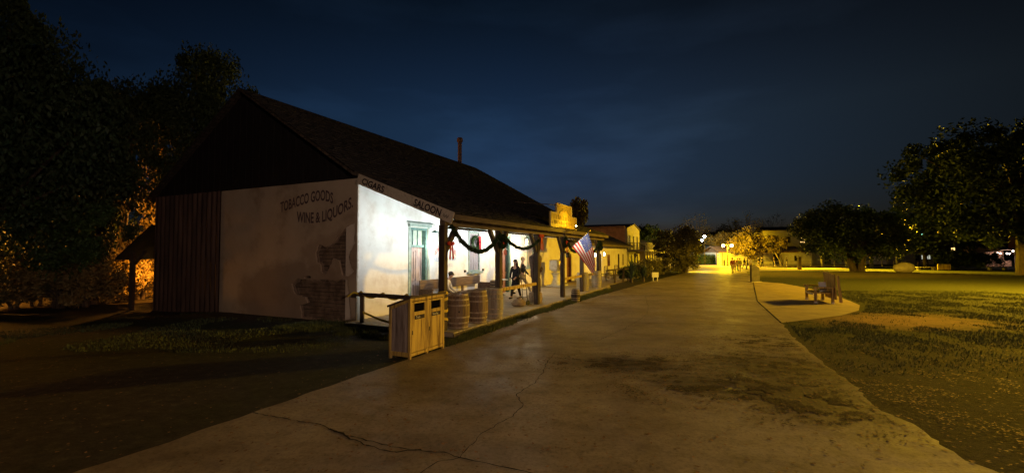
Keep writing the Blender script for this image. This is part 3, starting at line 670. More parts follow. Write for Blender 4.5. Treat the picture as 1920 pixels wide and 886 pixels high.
def plain_window(u0, u1, z0, z1, y, parent, fm, pm, bars=(1, 2), depth=.12, face=-1):
    f = MB(); w = .06
    f.bb((u0, y - .02, z0), (u0 + w, y + depth, z1)).bb((u1 - w, y - .02, z0), (u1, y + depth, z1)).bb((u0 + w, y - .02, z1 - w), (u1 - w, y + depth, z1)).bb((u0 + w, y - .02, z0), (u1 - w, y + depth, z0 + w))
    for k in range(1, bars[0] + 1): x = u0 + (u1 - u0) * k / (bars[0] + 1); f.bb((x - .02, y + .02, z0 + w), (x + .02, y + .05, z1 - w))
    for k in range(1, bars[1] + 1): zz = z0 + (z1 - z0) * k / (bars[1] + 1); f.bb((u0 + w, y + .021, zz - .02), (u1 - w, y + .049, zz + .02))
    fo = f.build('window', fm, parent); MB().bb((u0 + w, y + .06, z0 + w), (u1 - w, y + .08, z1 - w)).build('pane', pm, fo); return fo
plain_window(11.9, 12.9, .8, 1.9, 0, wing, M['door_red'], M['door_red'], (1, 0)); plain_window(18.6, 19.5, .7, 1.95, 0, wing, M['pale_paint'], M['window_dark'])

# ------------------------------------------------------------------ two-storey balcony house and low porch house
hs = thing('balcony_house', 'two-storey pale house with picket balcony on the left side of the street', 'building', W(48.7, 0, -.3), TH)
mb = MB(); y0 = 1.5
wall_with_openings(mb, 0, 9.3, 0, 5.6, .3, [(1.2, 2.2, 2.7, 4.7), (3.9, 4.9, 2.7, 4.7), (6.8, 7.8, 2.7, 4.7)], y0)
mb.prism([(0, y0, 5.6), (9.3, y0, 5.6), (4.65, y0, 6.3)], (0, .3, 0)); mb.build('front_wall', M['pale_paint'], hs)
MB().bb((.01, y0 + .3, 0), (.3, 18, 5.85)).bb((.3, 17.8, 0), (9.3, 18, 5.6)).bb((9.0, y0 + .3, 0), (9.3, 17.8, 5.6)).build('side_wall', M['salmon'], hs)
mb = MB(); mb.prism([(-.1, y0 - .15, 5.62), (4.65, y0 - .15, 6.32), (4.65, 18.2, 6.32), (-.1, 18.2, 5.87)], (0, 0, .08)); mb.prism([(9.4, y0 - .15, 5.62), (9.4, 18.2, 5.62), (4.65, 18.2, 6.32), (4.65, y0 - .15, 6.32)], (0, 0, .08)); mb.build('roof', M['wood_beam'], hs)
for a in (1.2, 3.9, 6.8): plain_window(a, a + 1, 2.7, 4.7, y0, hs, M['pale_paint'], M['window_dark'], (1, 1), .2)
for k, vv in enumerate((3.0, 7.0, 11.0, 15.0)): MB().bb((-.02, vv, 5.0), (.0, vv + 3.9, 5.05)).bb((-.02, vv + 3.9, 4.2), (.0, vv + 3.95, 5.75)).build('batten', M['wood_beam'], hs)
bal = MB().bb((0, -.8, 2.55), (9.9, y0 - .02, 2.75)).build('balcony', M['pale_paint'], hs)
mb = MB(); zb = 2.75
for i in range(13): v = -.75 + i * .18; mb.bb((0, v, zb), (.03, v + .05, zb + .85))
mb.bb((-.01, -.8, zb + .85), (.05, y0 - .02, zb + .93))
for i in range(55): u = .05 + i * .18; mb.bb((u, -.79, zb), (u + .05, -.76, zb + .85))
mb.bb((.05, -.81, zb + .85), (9.9, -.74, zb + .93)).build('railing', M['pale_paint'], bal)
for i in range(5): MB().bb((.05 + i * 2.4, -.75, .0), (.2 + i * 2.4, -.6, 2.55)).build('post', M['pale_paint'], hs)
for a in (2.2, 4.6, 7.): MB().bb((a, y0 - .03, .1), (a + .9, y0, 2.1)).build('door', M['window_dark'], hs)
lh = thing('porch_house', 'low white porch house beyond the balcony house', 'building', W(59.2, 0, -.3), TH)
MB().bb((0, .8, 0), (19, 1.1, 2.6)).bb((0, 1.1, 0), (.2, 7, 2.6)).build('front_wall', M['pale_paint'], lh)
for i in range(8): MB().bb((i * 2.6 + .2, -1.0, 0), (i * 2.6 + .4, -.8, 2.35)).build('post', M['pale_paint'], lh)
for i in range(7): MB().bb((i * 2.6 + .9, .77, .2 if i % 2 else .8), (i * 2.6 + 1.8, .8, 2.1)).build('window', M['window_dark'], lh)
mb = MB(); mb.prism([(-.3, -1.2, 2.42), (19.3, -1.2, 2.42), (19.3, 4, 4.6), (-.3, 4, 4.6)], (0, 0, .1)); mb.build('roof', M['shingle_dark'], lh)
MB().bb((-.3, -1.23, 2.3), (19.3, -1.2, 2.5)).build('fascia', M['pale_paint'], lh)
MB().tube([(3, 3, 4), (3, 3, 6.2)], .06, 6).build('vent_pipe', M['iron'], lh)

# lean-to behind the shed
lt = thing('lean_to', 'small dark lean-to roof on a post beside the corrugated shed', 'shelter', (-15.4, 18.0, gz(-15.4, 18)))
MB().bar((0, 0, -.05), (0, 0, 2.35), .14).build('post', M['wood_dark'], lt)
mb = MB(); mb.prism([(-.45, -.3, 2.02), (.95, -.3, 3.35), (.55, 3.5, 3.35), (-1.3, 3.5, 2.02)], (0, 0, .09)); mb.build('roof', M['shingle_dark'], lt)
MB().bar((0, 0, 1.75), (.5, 0, 2.4), .08).build('brace', M['wood_dark'], lt)

# ------------------------------------------------------------------ roof sign, lanterns, floodlights
sg = thing('roof_sign', 'yellow stepped wooden signboard with worn lettering on the porch roof edge', 'sign', W(6.75, -3.6, 3.12), TH)
poly = [(0, 0, 0), (3.45, 0, 0), (3.45, 0, .62), (2.75, 0, .62), (2.75, 0, 1.08), (.72, 0, 1.08), (.72, 0, .66), (0, 0, .66)]
MB().prism(poly, (0, .05, 0)).build('board', M['sign_yellow'], sg)
mb = MB(); w = .035
ed = poly
for i in range(len(ed)):
    mb.bar(Vector(ed[i]) + Vector((0, -.01, 0)), Vector(ed[(i + 1) % len(ed)]) + Vector((0, -.01, 0)), w, w)
mb.build('frame', M['sign_edge'], sg)
mb = MB(); r_ = random.Random(3)
for k in range(9):   # worn arc of letters
    a = math.pi * (.14 + .72 * k / 8); x = 1.74 - math.cos(a) * .72; z = .56 + math.sin(a) * .3
    mb.box((x, -.012, z), (.03, .006, .13), Matrix.Rotation(math.pi / 2 - a, 3, 'Y')); mb.box((x + .05, -.012, z + .03), (.07, .006, .025), Matrix.Rotation(math.pi / 2 - a, 3, 'Y'))
INKW = mat('ink_worn', (.16, .10, .03), (.45, .34, .11), 12, .8)
for row, (x0, n_, hh, z) in enumerate(((.75, 9, .2, .40), (.25, 14, .13, .2), (1.1, 7, .08, .07))):
    mb.build('worn_lettering', INKW, sg); mb = MB()
    for k in range(n_):
        x = x0 + k * (.22 if row < 2 else .16); h2 = hh * r_.uniform(.85, 1.1)
        mb.box((x, -.012, z + h2 / 2), (.028, .006, h2))
        if k % 2: mb.box((x + .05, -.012, z + h2 * .9), (.09, .006, .024))
        if k % 3: mb.box((x + .05, -.012, z + h2 * .5), (.08, .006, .024))
        if k % 4 == 1: mb.box((x + .1, -.012, z + h2 / 2), (.028, .006, h2))
mb.build('worn_lettering', INKW, sg)
mb = MB().tube([(.72, .03, 1.0), (0, .05, .95), (-1.2, 1.0, .98)], .018, 5); mb.build('stay_rod', M['iron'], sg)
for x in (.5, 2.9): MB().bar((x, .05, .2), (x, 1.0, .35), .04).build('strut', M['iron'], sg)

def lamp(name, kind, loc, energy, color, radius=.05, parent=None, rot=None, spot=None, blend=.5):
    l = bpy.data.lights.new(name, kind); l.energy = energy; l.color = color
    if kind in ('POINT', 'SPOT'): l.shadow_soft_size = radius
    if kind == 'SPOT': l.spot_size = spot; l.spot_blend = blend
    o = bpy.data.objects.new(name, l); COL.objects.link(o); o.location = loc
    if parent: o.parent = parent
    if rot is not None: o.rotation_euler = rot
    return o
def aim(o, target_local):  # aim in parent's space
    d = Vector(target_local) - Vector(o.location); o.rotation_euler = d.to_track_quat('-Z', 'Y').to_euler()
# sign picture light
sl = thing('sign_lamp', 'small lamp arm at the foot of the yellow roof sign', 'lamp', W(8.55, -3.62, 3.06), TH)
MB().tube([(0, 0, 0), (0, -.35, .02), (0, -.5, .12)], .015, 6).build('arm', M['iron'], sl)
MB().lathe([(.03, .0), (.09, .08), (.09, .1)], 12, (0, -.5, .1), True).build('lamp_shade', M['iron'], sl)
EM_SOD = emit('sodium_bulb', (1, .72, .22), 60); EM_COOL = emit('cool_bulb', (.85, .95, 1), 60); EM_WARM = emit('warm_bulb', (1, .8, .42), 14)
EM_LC = emit('lantern_glass', (.7, .9, .8), 1.2); EM_HOT = emit('hot_bulb', (1, .86, .6), 40)
MB().ball((0, -.5, .21), .035, 6).build('bulb', EM_SOD, sl)
lamp('sign_light', 'POINT', (0, -.55, .22), 105, SODIUM, .05, sl)

def lantern(loc, label, em, energy, col, group='porch lanterns', hang=.25):
    t = thing('wall_lantern', label, 'lantern', loc, TH, group)
    mb = MB(); s = .09
    for sx in (-1, 1):
        for sy in (-1, 1): mb.bar((sx * s * .8, sy * s * .8, -.17), (sx * s, sy * s, .12), .014)
    mb.box((0, 0, -.18), (.17, .17, .02)); mb.add([(-.12, -.12, .12), (.12, -.12, .12), (.12, .12, .12), (-.12, .12, .12), (0, 0, .22)], [(0, 1, 4), (1, 2, 4), (2, 3, 4), (3, 0, 4), (3, 2, 1, 0)])
    mb.tube([(0, 0, .2), (0, 0, .2 + hang)], .008, 6); mb.build('cage', M['green_paint'], t)
    MB().lathe([(.045, -.16), (.06, -.02), (.03, .09)], 10).build('bulb', em, t)
    lamp('lantern_light', 'POINT', (0, 0, -.28), energy, col, .06, t)
    return t
lantern(W(3.28, -.45, 2.73), 'dark green lantern hanging left of the first porch post', EM_LC, 60, (1, .93, .8))
lantern(W(10.9, -.75, 2.72), 'glowing warm lantern hanging above the two people on the porch', EM_WARM, 190, (1, .84, .58))
def bright_lantern(loc, label):
    t = lantern(loc, label, EM_HOT, 26, (1, .82, .5)); return t
bright_lantern(W(25.3, -.5, 1.95), 'bright lantern just right of the hanging flag')
bright_lantern(W(28.2, -.5, 2.0), 'bright lantern right of the last porch post')
# strip lights hung on the post line washing the wall
for i, (u, en, cl, lb) in enumerate(((1.15, 54, COOL, 'white strip light under the porch beam between the first two posts'), (4.4, 64, COOL, 'white strip light under the porch beam between the second and third posts'), (7.5, 85, (.92, .96, 1), 'white strip light under the porch beam between the third and fourth posts'), (10.6, 44, (1, .93, .78), 'faint strip light under the porch beam above the flag'))):
    t = thing('strip_light', lb, 'strip light', W(u, -3.08, 2.80), TH, 'strip lights washing the porch wall')
    MB().box((0, -.02, .01), (2.5, .09, .06)).build('housing', M['iron'], t)
    MB().box((0, .032, 0), (2.4, .012, .04)).build('tube', emit('strip_tube', cl, 8 if i < 2 else 3), t)
    l = bpy.data.lights.new('strip_beam', 'AREA'); l.shape = 'RECTANGLE'; l.size = 2.4; l.size_y = .05; l.energy = en; l.color = cl; l.spread = R(104)
    o = bpy.data.objects.new('strip_beam', l); COL.objects.link(o); o.parent = t; o.location = (0, .05, 0); aim(o, (0, 3.0, .30))
fsp = thing('flag_fill_light', 'added spotlight on the porch beam brightening the flag', 'spotlight', W(8.2, -3.72, 2.9), TH)  # added light with no known fixture, there to brighten the flag
MB().lathe([(.05, -.08), (.06, .06)], 10).build('housing', M['iron'], fsp)
o = lamp('flag_fill_beam', 'SPOT', (.1, -.1, 0), 75, (1, .9, .75), .05, fsp, spot=R(70), blend=.6); aim(o, (2.7, -1.0, -.6))

# ------------------------------------------------------------------ street lamps
def street_lamp(name, label, loc, h, heads, em, rot=0., shade=None):
    t = thing(name, label, 'street lamp', loc, rot, None)
    MB().lathe([(.14, 0), (.14, .25), (.07, .35), (.05, h)], 10).build('pole', M['iron'], t)
    for hx, e, col in heads:
        hd = MB()
        if abs(hx) > .01: hd.tube([(0, 0, h - .25), (hx * .5, 0, h - .08), (hx, 0, h - .18)], .03, 6)
        hd.lathe([(.05, h - .12), (.2, h - .2), (.1, h - .02), (.03, h + .1)], 10, (hx, 0, 0)); ho = hd.build('lamp_head', M['iron'], t)
        MB().ball((hx, 0, h - .34), .22, 7, (1, 1, 1.1)).build('globe', em, ho)
        if shade is None: lamp('lamp_light', 'POINT', (hx, 0, h - .34 - .32), e, col, .2, t)
        else:
            l_ = lamp('lamp_light', 'SPOT', (hx, 0, h - .34 - .32), e, col, .45, t, spot=R(shade[0]), blend=shade[2]); l_.rotation_euler = Vector(shade[1]).to_track_quat('-Z', 'Y').to_euler()
    return t
Y = 76
street_lamp('twin_street_lamp', 'twin-headed street lamp glowing yellow at the far end of the road', at(1364, Y, -.3), 3.9, ((-.72, 6500, SODIUM), (.72, 6500, SODIUM)), EM_SOD)
street_lamp('white_street_lamp', 'tall cool white street lamp by the white building', at(1321, 84, -.3), 5.8, ((0, 700, (.75, 1, .92)),), EM_COOL)
street_lamp('short_white_lamp', 'lower cool white lamp left of the tall white one', at(1316.5, 88, -.3), 5.1, ((0, 200, (.75, 1, .92)),), EM_COOL)
street_lamp('tall_street_lamp', 'tall yellow street lamp standing behind the broad tree on the lawn', at(1622, 64, -.3), 8.0, ((0, 66000, SODIUM),), EM_SOD, 0, (150, (-.55, -.72, -.45), .25))
street_lamp('plaza_street_lamp', 'yellow street lamp at the right side of the square', (29, 21.6, 0), 8.4, ((0, 44000, (1, .575, .02)),), EM_SOD, 0, (164.5, (0, 0, -1), .05))
street_lamp('road_fill_lamp', 'added yellow lamp, unseen behind the olive tree, brightening the far road', at(1284, 58.5, -.3), 5.6, ((0, 16000, SODIUM),), EM_SOD, 0, (108, (.42, -.84, -.28), .6))  # unseen lamp added to brighten the far road
street_lamp('house_street_lamp', 'yellow street lamp in front of the balcony house, behind the bushes', at(1277, 57.5, -.3), 4.0, ((0, 480, SODIUM),), EM_SOD)
street_lamp('street_lamp', 'yellow street lamp on the road behind the viewer', (9, -9, 0), 6.4, ((0, 5800, (1, .65, .48)),), EM_SOD, 0, (116, (-3.4, 21, -6.3), .8))
street_lamp('orange_lamp', 'orange street lamp glimpsed through the leftmost trees', (-26.2, 22.6, -.2), 8.0, ((0, 1500, ORANGE),), emit('orange_bulb', (1, .4, .08), 30))
street_lamp('orange_lamp', 'added low orange lamp beyond the left edge of the view, lighting bushes and ground', (-24.4, 17.6, -.2), 2.9, ((0, 3200, ORANGE),), EM_SOD)  # added out of view to light the ground and bushes under the trees
street_lamp('orange_lamp', 'added orange lamp, unseen behind the shed, lighting the leaves in the gap', (-19.3, 26.8, -.2), 5.6, ((0, 4200, ORANGE),), EM_SOD)  # hidden lamp added to light the foliage beside the shed

# ------------------------------------------------------------------ litter bin
bn = thing('litter_bin', 'double wooden litter bin with two yellow-lit doors and sloping lid at the road edge', 'litter bin', (-2.02, 8.83, .0), TH)
# local x along street (0..1.19), y back (0..-.54 => +v), bin front at y=0
bw, bd, hf, hb = 1.19, .54, 1.26, 1.07; z0 = .08
mb = (MB(), MB()); nb = 6
for k in range(nb):   # left side planks (x=0) following the sloping top
    ya, yb = .03 + (bd - .06) * k / nb, .03 + (bd - .06) * (k + 1) / nb - .005
    za = hf - (hf - hb) * ya / bd - .05; zb = hf - (hf - hb) * yb / bd - .05
    for q, x in enumerate((.02, bw - .04)): mb[q].prism([(x, ya, z0), (x, yb, z0), (x, yb, zb), (x, ya, za)], (.02, 0, 0))
for q in mb: q.build('side_panel', M['bin_side'], bn)
mb = MB().bb((.03, bd - .03, z0), (bw - .03, bd - .01, hb - .04)).bb((.03, .03, z0), (bw - .03, bd - .03, z0 + .02)); mb.build('back_panel', M['bin_side'], bn)
mb = MB()
for x in (0, bw - .05):
    mb.bb((x, 0, .0), (x + .055, .055, hf - .03)); mb.bb((x, bd - .055, .0), (x + .055, bd, hb - .02))
    mb.bb((x + .004, .055, z0 - .02), (x + .05, bd - .055, z0 + .07)); mb.bar((x + .026, .04, hf - .07), (x + .026, bd - .03, hb - .06), .045, .07)
mb.bb((bw / 2 - .03, .002, .03), (bw / 2 + .03, .05, hf - .05)); mb.bb((.055, .003, z0 - .01), (bw - .05, .05, z0 + .05)).bb((.055, .003, hf - .10), (bw - .05, .05, hf - .03))
mb.build('frame', M['bin_wood'], bn, bevel=.004)
mb = MB(); mb.prism([(-.03, -.03, hf - .03), (bw + .03, -.03, hf - .03), (bw + .03, bd + .03, hb - .045), (-.03, bd + .03, hb - .045)], (0, 0, .04)); mb.build('lid', M['wood_dark'], bn, bevel=.006)
for k, (xa, xb) in enumerate(((.065, bw / 2 - .04), (bw / 2 + .04, bw - .06))):
    d_ = MB(); zt, zo0, zo1 = hf - .115, hf - .32, hf - .15
    w3 = (xb - xa); xo0, xo1 = xa + .07, xb - .07; zb_ = z0 + .065
    n3 = 3
    for q in range(n3):
        a, b_ = xa + w3 * q / n3, xa + w3 * (q + 1) / n3 - .004; d_.bb((a, .006, zb_), (b_, .026, zo0))
    d_.bb((xa, .006, zo0 + .001), (xo0, .026, zt)).bb((xo1, .006, zo0 + .001), (xb, .026, zt)).bb((xo0, .006, zo1), (xo1, .026, zt))
    do = d_.build('door', M['bin_wood'], bn)
    MB().bb((xo0, .03, zo0), (xo1, .034, zo1)).build('opening_shade', M['void'], do)  # near-black sheet stands for the shade inside the slot
    pz = zo0 - .11; pl = MB().bb((xo0 + .02, -.004, pz - .04), (xo1 - .02, .005, pz + .04)).build('label_plate', M['ink'], do)
    tm = MB(); text_mb(tm, ('Trash', 'Recycling')[k], .07, (xo0 + .04, -.0045, pz - .02), (1, 0, 0), (0, 0, 1), .002, width=(.14, .20)[k]); tm.build('lettering', M['paper'], pl)
    MB().bb((xa + .005, -.005, .5), (xa + .02, .005, .58)).build('hinge', M['iron'], do)

# ------------------------------------------------------------------ barrels
def barrel(name, label, loc, m1, group=None, h=.90, r=.31, rz=0):
    t = thing(name, label, 'barrel', loc, rz, group)
    prof = []
    for i in range(9): z = h * i / 8; prof.append((r * (.80 + .20 * math.sin(math.pi * (.06 + .88 * i / 8))), z))
    mb = MB(); ns = 20
    for k in range(ns):   # staves
        a0, a1 = 2 * math.pi * k / ns + .006, 2 * math.pi * (k + 1) / ns - .006
        vs = [(rr * math.cos(a), rr * math.sin(a), z) for rr, z in prof for a in (a0, a1)]; n0 = len(vs)
        vs += [(rr * .9 * math.cos(a), rr * .9 * math.sin(a), z) for rr, z in prof for a in (a0, a1)]
        fs = [(2 * i, 2 * i + 1, 2 * i + 3, 2 * i + 2) for i in range(8)] + [(16, 17, n0 + 17, n0 + 16)]
        mb.add(vs, fs)
    mb.build('staves', m1, t)
    MB().lathe([(r * .79, h - .035), (r * .79, h - .02)], 24).build('barrel_head', m1, t)
    for zf in (.035, .17, .33, .67, .83, .965):
        z = h * zf; rr = r * (.80 + .20 * math.sin(math.pi * (.06 + .88 * zf))) + .004; MB()._lathe([(rr - .006, z - .02), (rr + .003, z - .02), (rr + .003, z + .02), (rr - .006, z + .02), (rr - .006, z - .02)], 24, (0, 0, 0), False).build('hoop', M['hoop'], t)
    MB().tube([(r - .02, 0, h * .5), (r + .012, 0, h * .5)], .025, 8).build('bung', M['wood_dark'], t)
    return t
dz = .122
barrel('barrel', 'brown oak barrel nearest the litter bin, with dark bung in its side', W(.18, -3.42, dz), M['barrel'], 'oak barrels in a row on the porch edge', .92, .32, -1.35)
barrel('barrel', 'patchy brown middle barrel of the row of three beside the bin', W(1.2, -3.42, dz), M['barrel'], 'oak barrels in a row on the porch edge', .93, .32, .6)
barrel('barrel', 'greyish barrel on the right of the row of three, under the second post', W(2.15, -3.46, dz), M['barrel_grey'], 'oak barrels in a row on the porch edge', .91, .31, 1)
barrel('barrel', 'wide grey-brown barrel standing below the hanging flag', W(12.75, -3.15, dz), M['barrel_grey'], 'barrels under the flag', .95, .33, 2)
barrel('barrel', 'narrow brown barrel against the last porch post', W(14.95, -3.3, dz), M['barrel_grey'], 'barrels under the flag', .95, .29, 3)
barrel('half_barrel', 'small dark barrel used as a planter behind the second post', W(7.75, -.6, dz), M['wood_dark'], None, .75, .3)
st = barrel('stump_tub', 'squat weathered wooden tub on the roadside before the flag', G(1079, 566), M['wood_dark'], None, .55, .19)

# ------------------------------------------------------------------ porch rails, tape
def rail(name, label, a, b, m_, posts=(), th=.11):
    a, b = Vector(a), Vector(b); t = thing(name, label, 'rail', a); mb = MB().bar((0, 0, 0), b - a, .07, th); mb.build('beam', m_, t, bevel=.008)
    for p in posts: p = Vector(p); MB().bar(p - a, Vector((p.x, p.y, a.z - .03)) - a, .1).build('post', m_, t)
    return t
rail('end_rail', 'dark hitching rail across the near end of the porch, wound with yellow tape', W(-.25, -.15, .92), W(-.42, -3.2, .92), M['wood_dark'], (W(-.27, -.45, .1),))
rail('porch_rail', 'yellowish plank rail between the second and third posts', W(2.92, -3.3, .92), W(5.95, -3.3, .92), M['bin_wood'])
rail('porch_rail', 'yellowish plank rail between the fourth and fifth posts', W(9.2, -3.3, .92), W(12.0, -3.3, .92), M['bin_wood'])
rail('porch_rail', 'plank rail between the fifth and last posts behind the flag', W(12.2, -3.3, .92), W(15.3, -3.3, .92), M['wood_beam'])
mb = MB(); pts = []
for i in range(60):
    t = i / 59; p = W(-.25, -.15, .92).lerp(W(-.42, -3.2, .92), t); a = t * 22; pts.append(p + Vector((.05 * math.cos(a), 0, .075 * math.sin(a))))
def ribbon(mb, pts, w, d=(0, 0, 1)):
    d = Vector(d) * w / 2; vs = []
    for p in pts: vs += [Vector(p) + d, Vector(p) - d]
    mb.add(vs, [(2 * i, 2 * i + 1, 2 * i + 3, 2 * i + 2) for i in range(len(pts) - 1)])
ribbon(mb, pts, .06, (.5, .3, .8))
p0 = W(-.3, -.3, .95); ribbon(mb, [p0 + Vector((-.3, 0, -.1)), p0 + Vector((-.12, 0, .03)), p0, p0 + Vector((.1, -.02, -.12)), p0 + Vector((.14, -.02, -.3))], .05)
pp = [W(-.3, -.5, .42), W(-.34, -1.2, .25), W(-.38, -1.9, .16), W(-.4, -2.4, .14)]; ribbon(mb, pp, .06)
for z in (.35, .62, .86, 1.02):
    q = [W(-.35, -3.3, z + .05) + Vector((math.cos(a) * .135, math.sin(a) * .135, .04 * math.sin(a + z * 9))) for a in np.linspace(0, 2 * math.pi, 17)]; ribbon(mb, q, .07)
tag(mb.build('caution_tape', M['tape']), 'yellow caution tape twisted round the near porch rail and first post', 'tape')

# ------------------------------------------------------------------ settle bench, side table
bch = thing('settle_bench', 'long brown high-backed bench against the porch wall', 'bench', W(2.75, -.12, .122), TH)
Lb = 4.25
MB().bb((0, -.08, .66), (Lb, -.04, 1.02)).build('backrest', M['wood_dark_h'], bch, bevel=.006)
MB().bb((0, -.62, .40), (Lb, -.09, .45)).build('seat', M['wood_dark_h'], bch, bevel=.006)
for x in (0, 1.4, 2.8, Lb - .08): MB().bb((x, -.1, 0), (x + .09, -.03, .66)).bb((x, -.6, 0), (x + .08, -.53, .40)).build('leg', M['wood_dark_h'], bch)
for x in (0, Lb - .06): MB().bb((x, -.62, .66), (x + .06, -.1, .72)).bb((x, -.6, .45), (x + .06, -.54, .66)).bb((x + .01, -.54, .45), (x + .04, -.1, .66)).build('armrest', M['wood_dark_h'], bch)
tb = thing('side_table', 'small white-topped round table beside the red porch door', 'table', W(8.55, -.5, .122), TH)
MB().lathe([(.3, .72), (.31, .735), (.3, .75)], 20).build('table_top', M['scale_white'], tb); MB().lathe([(.2, 0), (.05, .08), (.035, .4), (.08, .72)], 12).build('pedestal', M['wood_dark_h'], tb)

# ------------------------------------------------------------------ carved statue, hand truck, scale
sta = thing('carved_statue', 'tall dark carved wooden figure standing on a log drum beside the third post', 'statue', W(6.5, -3.05, .122), TH + .5)
MB().lathe([(.24, 0), (.27, .1), (.28, .25), (.25, .42)], 14).build('drum_base', M['sack'], sta, smooth=True)
mb = MB()
mb._lathe([(.13, .42), (.14, .6), (.16, .95), (.2, 1.05), (.21, 1.25), (.2, 1.3), (.24, 1.55), (.27, 1.75), (.25, 1.86), (.12, 1.93), (.09, 1.98)], 10, (0, 0, 0), True)
for s in (-1, 1): mb.tube([(s * .22, 0, 1.82), (s * .3, -.05, 1.5), (s * .22, -.2, 1.28), (s * .05, -.26, 1.38)], [.08, .075, .06, .05], 8)
mb.tube([(.0, 0, 1.2), (-.05, -.12, .9), (-.06, -.14, .45)], [.1, .1, .07], 8); mb.tube([(.0, 0, 1.2), (.09, -.03, .9), (.09, -.05, .45)], [.1, .1, .07], 8)
mb.prism([(-.32, .04, 1.9), (.32, .04, 1.9), (.26, .06, 1.0), (-.24, .06, 1.0)], (0, .08, 0)); mb.build('figure', M['statue'], sta, smooth=True)
hd = MB(); hd.ball((0, -.02, 2.08), .115, 8, (.9, 1, 1.2)); hd.tube([(0, -.13, 2.09), (0, -.16, 2.05)], [.02, .028], 6); hd.bb((-.05, -.135, 2.01), (.05, -.12, 2.02))
for k in range(11): a = math.pi * (k / 10); hd.bar((math.cos(a) * .1, .04, 2.12 + math.sin(a) * .05), (math.cos(a) * .25, .08, 2.16 + math.sin(a) * .18), .05, .02)
hd.build('headdress', M['statue'], sta)
ht = thing('hand_truck', 'thin metal hand truck leaning at the third post', 'hand truck', W(5.62, -3.0, .122), TH + 1.3)
mb = MB(); 
for s in (-1, 1): mb.tube([(s * .11, 0, .08), (s * .11, .12, 1.0)], .014, 6)
mb.tube([(-.11, .12, 1.0), (-.12, .15, 1.35), (-.06, .17, 1.44), (.06, .17, 1.44), (.12, .15, 1.35), (.11, .12, 1.0)], .014, 6)
for z in (.3, .6, .9, 1.0): mb.bar((-.11, z * .12, z), (.11, z * .12, z), .016)
mb.build('frame', M['iron'], ht); MB().bb((-.14, -.24, .02), (.14, .0, .035)).build('toe_plate', M['iron'], ht)
for s in (-1, 1): MB().tube([(s * .14, .05, .1), (s * .18, .05, .1)], .1, 14).build('wheel', M['black_metal'], ht)
mb = MB(); mb.lathe([(.1, 0), (.22, .05), (.24, .18), (.16, .3), (.05, .36), (.08, .42)], 12)
sk = mb.build('burlap_sack', M['sack'], smooth=True); sk.location = W(5.1, -2.95, .122); sk.rotation_euler = (0, 0, .4); sk.scale = (1.25, .8, .8); tag(sk, 'slumped tan burlap sack in front of the hand truck', 'sack')
sca = thing('pedestal_scale', 'antique white pedestal weighing scale with brass dial ring against the porch wall', 'scale', W(15.2, -.75, .05), TH)
MB().bb((-.75, -.55, 0.05), (.75, .35, .14)).build('base', M['scale_white'], sca, bevel=.02)
MB().lathe([(.30, .14), (.22, .3), (.15, .5), (.2, .72), (.28, .82), (.1, .92), (.14, 1.0)], 16).build('pedestal', M['scale_white'], sca, smooth=True)
MB().bb((-.42, -.25, 1.02), (.28, .25, 1.62)).bb((-.3, -.2, .94), (.18, .2, 1.02)).build('cabinet', M['scale_white'], sca, bevel=.03)
mb = MB(); ring = [(.1 + .3 * math.cos(a), -.3, 1.35 + .34 * math.sin(a)) for a in np.linspace(0, 2 * math.pi, 25)]; mb.tube(ring, .05, 8, False); mb.build('dial_ring', M['brass'], sca, smooth=True)
MB().tube([(.1, -.29, 1.35), (.1, -.27, 1.35)], .29, 20).build('dial_face', M['paper'], sca)
MB().bar((.1, -.33, 1.35), (.2, -.33, 1.5), .012).build('pointer', M['ink'], sca)

# notice box hanging on 4th post
nb_ = thing('post_lantern', 'dark metal box lantern, unlit, on the post beside the flagpole', 'lantern', W(10.2, -3.2, 2.02), TH)
MB().lathe([(.05, .12), (.13, .06), (.13, -.02), (.10, -.14)], 8).box((0, 0, .15), (.24, .24, .03)).build('cage', M['iron'], nb_); MB().bar((0, 0, .16), (-.9, -.05, .2), .025).build('bracket', M['iron'], nb_)

# ------------------------------------------------------------------ flag
PB = W(9.1, -3.42, 2.1); tip = Vector((3.45, 19.5, 3.08))
fp = thing('flag', 'American flag hanging from an angled pole on the fourth porch post', 'flag', PB)
mb = MB().tube([(0, 0, 0), tip - PB], .014, 8); mb.build('pole', M['wood_beam'], fp); MB().ball(tip - PB, .035, 6).build('finial', M['brass'], fp); MB().bar((-.05, .1, 0), (.06, -.03, .05), .07).build('bracket', M['iron'], fp)
# corners: hoist along the pole, fly hanging down
hL = (tip - PB) * .30; hU = (tip - PB) * .93; fL = Vector((3.56, 19.62, 1.12)) - PB; fU = Vector((3.72, 19.45, 1.50)) - PB
def flagpt(s, t):      # s: 0 lower hoist .. 1 upper hoist, t: 0 hoist .. 1 fly
    a = hL.lerp(hU, s); b_ = fL.lerp(fU, s); p = a.lerp(b_, t)
    sag = math.sin(t * math.pi) * (.05 * s - .0); p += Vector((.05 * math.sin(t * 3.0) * (1 - s) - .02, 0, -.02 * math.sin(t * math.pi)))
    fold = math.sin(s * 9 + t * 2.2) * .05 * t + math.sin(s * 4 - t * 5) * .045 * t
    return p + Vector((.25, -.95, 0)) * fold + Vector((sag * .8, 0, 0))
mb = MB(); NT = 30
for r0 in range(13):
    for c0_ in range(NT):
        s0, s1 = r0 / 13, (r0 + 1) / 13; t0, t1 = c0_ / NT, (c0_ + 1) / NT
        blue = (r0 >= 6 and t0 < .40)
        mb.cur = 2 if blue else (0 if r0 % 2 == 0 else 1)
        mb.add([flagpt(s0, t0), flagpt(s0, t1), flagpt(s1, t1), flagpt(s1, t0)], [(0, 1, 2, 3)])
fo = mb.build('flag_cloth', [M['flag_red'], M['flag_white'], M['flag_blue']], fp, smooth=True)
mb = MB()
